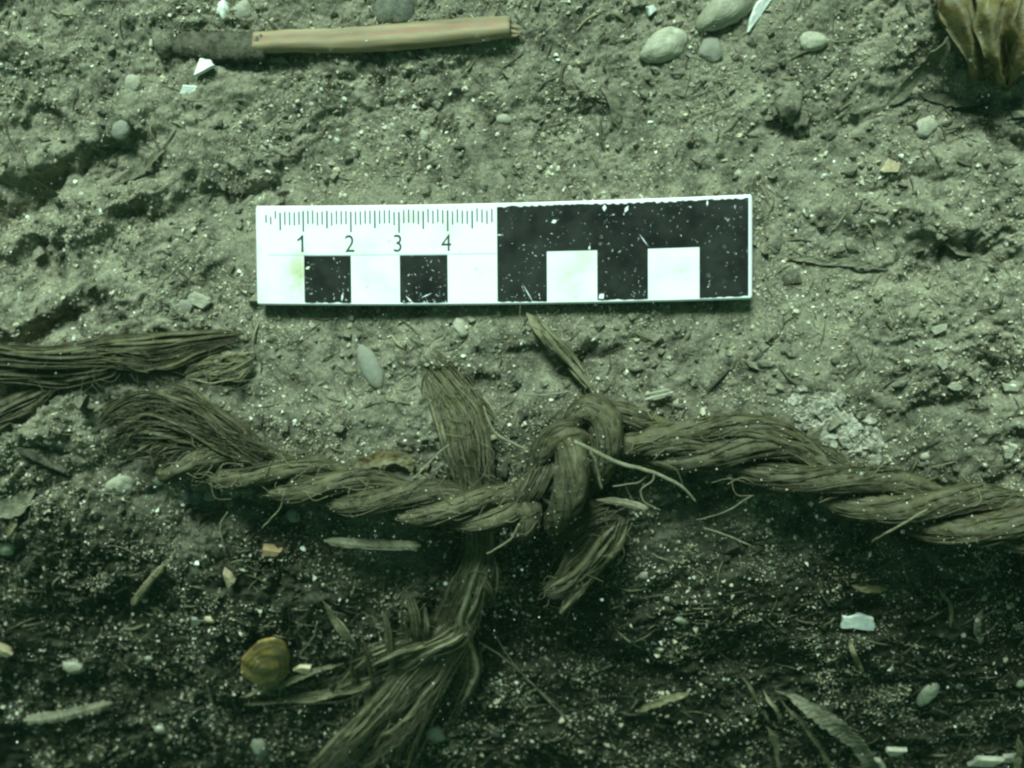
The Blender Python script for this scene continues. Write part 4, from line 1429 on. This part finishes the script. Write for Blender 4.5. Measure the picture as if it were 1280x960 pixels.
roots('rootlet', [[(1133, 545, .05, 1.2), (1150, 530, .1, 1.4), (1148, 518, .15, 1.2), (1165, 520, .1, 1)]], 'small tan hooked rootlet right of the white crust')
roots('rootlet', [[(600, 803, -1.0, 1.2), (640, 830, -1.1, 1.3), (680, 870, -1.4, 1.2), (715, 905, -1.9, 1)], [(616, 790, -.9, .9), (650, 840, -1.2, .9), (700, 885, -1.6, .8)]], 'long thin rootlets right of the fibre fan')
roots('rootlet', [[(248, 838, -1.2, 1.1), (262, 865, -1.4, 1.3), (270, 895, -1.9, 1.1)]], 'thin green grey stem lower left of the ochre shell', cat='stem')
roots('rootlet', [[(397, 778, -.9, 1.1), (392, 795, -.95, 1.2), (375, 818, -1.2, 1)]], 'thin grey fibre above the pinkish chip', cat='fibre')
roots('rootlet', [[(285, 640, -.2, .8), (275, 660, -.3, .9), (282, 690, -.5, .8)]], 'faint fibre left above the orange tan block', cat='fibre')
roots('rootlet', [[(880, 660, -.4, 1), (905, 668, -.5, 1.1), (940, 682, -.7, .9)]], 'thin brown fibre below the loose strand', cat='fibre')
roots('rootlet', [[(940, 620, .0, .9), (905, 640, -.2, 1), (870, 650, -.5, .8)]], 'thin dark fibre under the loose strand', mat='blade', cat='fibre')

# leaf blade standing left of the fibre fan
ribbon_obj('leaf_strip', [(403, 752, .2, 3), (420, 775, .45, 9), (436, 796, .5, 12), (447, 815, .35, 4)], M['fray'], 'pale grey leaf blade left of the fibre fan', 'leaf', thick=.03, curl=.5)
ribbon_obj('leaf_strip', [(446, 812, .3, 5), (455, 850, .35, 7), (462, 890, .3, 5)], M['fray'], 'narrow strip below the pale grey leaf blade', 'leaf')
ribbon_obj('leaf_strip', [(300, 872, .15, 3), (345, 858, .25, 5), (390, 840, .25, 4), (430, 830, .2, 2)], M['fray'], 'pale curved strip under the ochre shell', 'leaf')
ribbon_obj('leaf_strip', [(382, 876, .2, 4), (410, 866, .3, 8), (440, 845, .25, 5)], M['fray'], 'short broad strip below the pinkish chip', 'leaf')
# strips, lower right
ribbon_obj('leaf_strip', [(968, 862, .2, 4), (1000, 878, .35, 11), (1040, 905, .4, 15), (1075, 935, .35, 14), (1100, 975, .2, 8)], M['blade'], 'broad brown leaf strip in the lower right', 'leaf', thick=.03, curl=.3)
ribbon_obj('leaf_strip', [(974, 872, .25, 2.5), (1000, 900, .35, 4), (1022, 930, .35, 4.5), (1045, 970, .25, 4)], M['fray'], 'narrow pale strip left beside the broad brown leaf strip', 'leaf')
ribbon_obj('leaf_strip', [(925, 842, .2, 2), (945, 872, .3, 3), (962, 902, .25, 3)], M['fray'], 'leftmost thin strip in the lower right', 'leaf')
ribbon_obj('leaf_strip', [(955, 862, .2, 2), (968, 885, .3, 3.5), (977, 905, .25, 2)], M['fray'], 'thin strip second from left in the lower right', 'leaf')
ribbon_obj('leaf_strip', [(958, 908, .25, 4), (968, 920, .3, 8), (972, 945, .25, 4), (976, 965, .2, 3)], M['fray'], 'small bent leaf below the thin strips in the lower right', 'leaf')
ribbon_obj('leaf_strip', [(795, 890, .2, 4), (830, 876, .3, 6), (862, 866, .25, 4)], M['straw'], 'tan leaf strip near the bottom centre right', 'leaf')
ribbon_obj('leaf_strip', [(1275, 920, .2, 5), (1272, 950, .25, 6), (1272, 985, .2, 5)], M['straw'], 'upright straw strip in the bottom right corner', 'leaf')
ribbon_obj('leaf_strip', [(1175, 735, .15, 2), (1188, 760, .25, 3.5), (1190, 785, .2, 2)], M['straw'], 'small straw scrap below the right end of the rope', 'leaf')
ribbon_obj('leaf_strip', [(1225, 805, .2, 4), (1222, 780, .3, 6), (1228, 760, .2, 3)], M['blade'], 'olive leaf scrap near the right edge, lower right', 'leaf')
ribbon_obj('leaf_strip', [(1110, 735, .2, 4), (1085, 738, .3, 6), (1065, 730, .2, 3)], M['weed'], 'small amber scrap above the broad white fragment', 'leaf')

# ------------------------------------------------------------------ loose grains, grit and litter
def scatter(n, rng, x0=-14.2, x1=15.5, y0=-14, y1=7.8):
    x = rng.uniform(x0, x1, n)
    y = rng.uniform(y0, y1, n)
    return x, y


def grains(name, n, size, power, mat, label, seed, clump, tint, flat=.75, sub=False, lo_keep=.25, tetra=False):
    rg = np.random.RandomState(seed)
    x, y = scatter(n, rg)
    keep = rg.rand(n) < lo_keep + (1 - lo_keep) * smooth(-.15, .45, perlin(x / clump, y / clump, seed % 37) + .5 * perlin(x / .4, y / .4, seed % 31))
    keep &= rg.rand(n) < 1 - .72 * smooth(-5, -8, y) * smooth(.35, -.2, perlin(x / 1.1, y / .8, 17))
    keep &= ~((np.abs(x) < 5.0) & (np.abs(y) < 1.0))
    x, y = x[keep], y[keep]
    n = len(x)
    r = size[0] * (1 - rg.rand(n) * (1 - (size[0] / size[1]) ** power)) ** (-1 / power)
    if sub:
        bv, bf = ICO[1]
    elif tetra:
        bv = np.array([(1, .1, -.5), (-.6, .9, -.5), (-.5, -.9, -.5), (0, 0, .9)])
        bf = np.array([(0, 1, 3), (1, 2, 3), (2, 0, 3), (0, 2, 1)])
    else:
        bv = np.array([(1, 0, 0), (-1, 0, 0), (0, 1, 0), (0, -1, 0), (0, 0, 1), (0, 0, -1)], float)
        bf = np.array([(0, 2, 4), (2, 1, 4), (1, 3, 4), (3, 0, 4), (2, 0, 5), (1, 2, 5), (3, 1, 5), (0, 3, 5)])
    k = len(bv)
    V = bv[None] * (1 + .35 * rg.uniform(-1, 1, (n, k, 1))) + .25 * rg.uniform(-1, 1, (n, k, 3))
    V *= np.stack([rg.uniform(.7, 1.4, n), rg.uniform(.7, 1.2, n), rg.uniform(.5, 1, n) * flat], 1)[:, None]
    q = rg.normal(size=(n, 4))
    q[:, 1:3] *= .5
    q /= np.linalg.norm(q, axis=1)[:, None]
    w_, a_, b_, c_ = q.T
    Rm = np.stack([1 - 2 * (b_ * b_ + c_ * c_), 2 * (a_ * b_ - c_ * w_), 2 * (a_ * c_ + b_ * w_),
                   2 * (a_ * b_ + c_ * w_), 1 - 2 * (a_ * a_ + c_ * c_), 2 * (b_ * c_ - a_ * w_),
                   2 * (a_ * c_ - b_ * w_), 2 * (b_ * c_ + a_ * w_), 1 - 2 * (a_ * a_ + b_ * b_)], -1).reshape(n, 3, 3)
    V = np.einsum('nij,nkj->nki', Rm, V) * r[:, None, None]
    V += np.stack([x, y, H(x, y) + r * .15], 1)[:, None]
    F = bf[None] + (np.arange(n) * k)[:, None, None]
    mb = MB()
    mb.add(V.reshape(-1, 3), F.reshape(-1, 3), None, np.repeat(tint(rg, n), k))
    o = mb.build(name, mat, origin=(0, 0, 0), smooth_shade=False)
    return tag(o, label, kind='stuff')


grains('sand_grain', 400000, (.013, .06), 2.4, M['grain'], 'fine pale and dark sand grains strewn over the silt', 41, 1.5, lambda g, n: np.clip(g.beta(1.7, 1.7, n), 0, 1), tetra=True, lo_keep=.22)
grains('shell_grit', 11000, (.028, .09), 3.2, M['grain'], 'pale shell grit strewn over the silt', 42, 2.2, lambda g, n: np.clip(g.beta(2.6, 1.6, n), 0, 1), sub=True)
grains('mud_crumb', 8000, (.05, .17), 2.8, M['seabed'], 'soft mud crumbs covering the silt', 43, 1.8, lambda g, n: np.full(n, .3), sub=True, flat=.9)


def litter():
    rg = np.random.RandomState(61)
    mb = MB()
    for i in range(3600):
        x, y = rg.uniform(-13, 15), rg.uniform(-13.5, 7)
        if abs(x) < 5.3 and abs(y) < 1.25:
            continue
        if y > -4 and rg.rand() < .15:
            continue
        a = rg.normal(.3, .9)
        L = rg.uniform(.15, .75)
        d = np.array([math.cos(a), math.sin(a)]) * L
        c = np.array([-d[1], d[0]]) * rg.uniform(-.13, .13)
        pts = np.array([[x, y], [x + d[0] * .5 + c[0], y + d[1] * .5 + c[1]], [x + d[0], y + d[1]]])
        z = H(pts[:, 0], pts[:, 1], False) + np.array([-.01, .03 + .04 * rg.rand(), .0])
        S, s = spline(np.column_stack([pts, z]), .07)
        wd = rg.uniform(.005, .014) if rg.rand() < .85 else rg.uniform(.014, .034)
        e = np.minimum(1, np.minimum(np.arange(len(S)), np.arange(len(S))[::-1]) / 2 + .3)
        tube(mb, S, wd * e, min(wd, .016) * e, 4, float(rg.beta(1.2, 1.8)), flat_frames(S), cap=False)
    tag(mb.build('plant_litter', M['litter'], origin=(0, 0, 0)), 'short dark and pale plant fibres littering the silt', kind='stuff')


litter()


def particles():
    rg = np.random.RandomState(88)
    mb = MB()
    bv, bf = ICO[1]
    for i in range(1500):
        z = rg.uniform(.5, 6) if i > 12 else rg.uniform(5, 11)
        px, py = rg.uniform(-60, 1340), rg.uniform(-40, 1000)
        p = at(px, py, z)
        if z < H(p[0], p[1], False) + .1:
            continue
        r = rg.uniform(.005, .011) if rg.rand() < .93 else rg.uniform(.011, .022)
        v = bv * (1 + .3 * rg.uniform(-1, 1, (len(bv), 1))) * r * np.array([rg.uniform(.7, 1.5), rg.uniform(.7, 1.2), 1])
        mb.add(v + p, bf)
    tag(mb.build('suspended_particle', M['particle'], origin=(0, 0, 0)), 'pale specks of marine snow drifting in the water', kind='stuff')


particles()

# ------------------------------------------------------------------ green water
def haze():
    m = bpy.data.materials.new('green_water')
    m.use_nodes = True
    n = m.node_tree
    n.nodes.clear()
    out = n.nodes.new('ShaderNodeOutputMaterial')
    v = n.nodes.new('ShaderNodeVolumePrincipled')
    v.inputs['Color'].default_value = (.44, .84, .56, 1)
    v.inputs['Density'].default_value = .06
    v.inputs['Anisotropy'].default_value = .3
    n.links.new(v.outputs[0], out.inputs['Volume'])
    x, y = 520, 520
    z0, z1 = -100, 24
    V = [(sx * x, sy * y, z) for z in (z0, z1) for (sx, sy) in ((-1, -1), (1, -1), (1, 1), (-1, 1))]
    mb = MB()
    mb.add(V, None, [(3, 2, 1, 0), (4, 5, 6, 7), (0, 1, 5, 4), (1, 2, 6, 5), (2, 3, 7, 6), (3, 0, 4, 7)])
    o = mb.build('haze', m, origin=(0, 0, 0), smooth_shade=False)
    tag(o, 'faintly green murky water around everything', kind='stuff')


haze()
for o in bpy.data.objects:
    if '_o' in o:
        del o['_o']
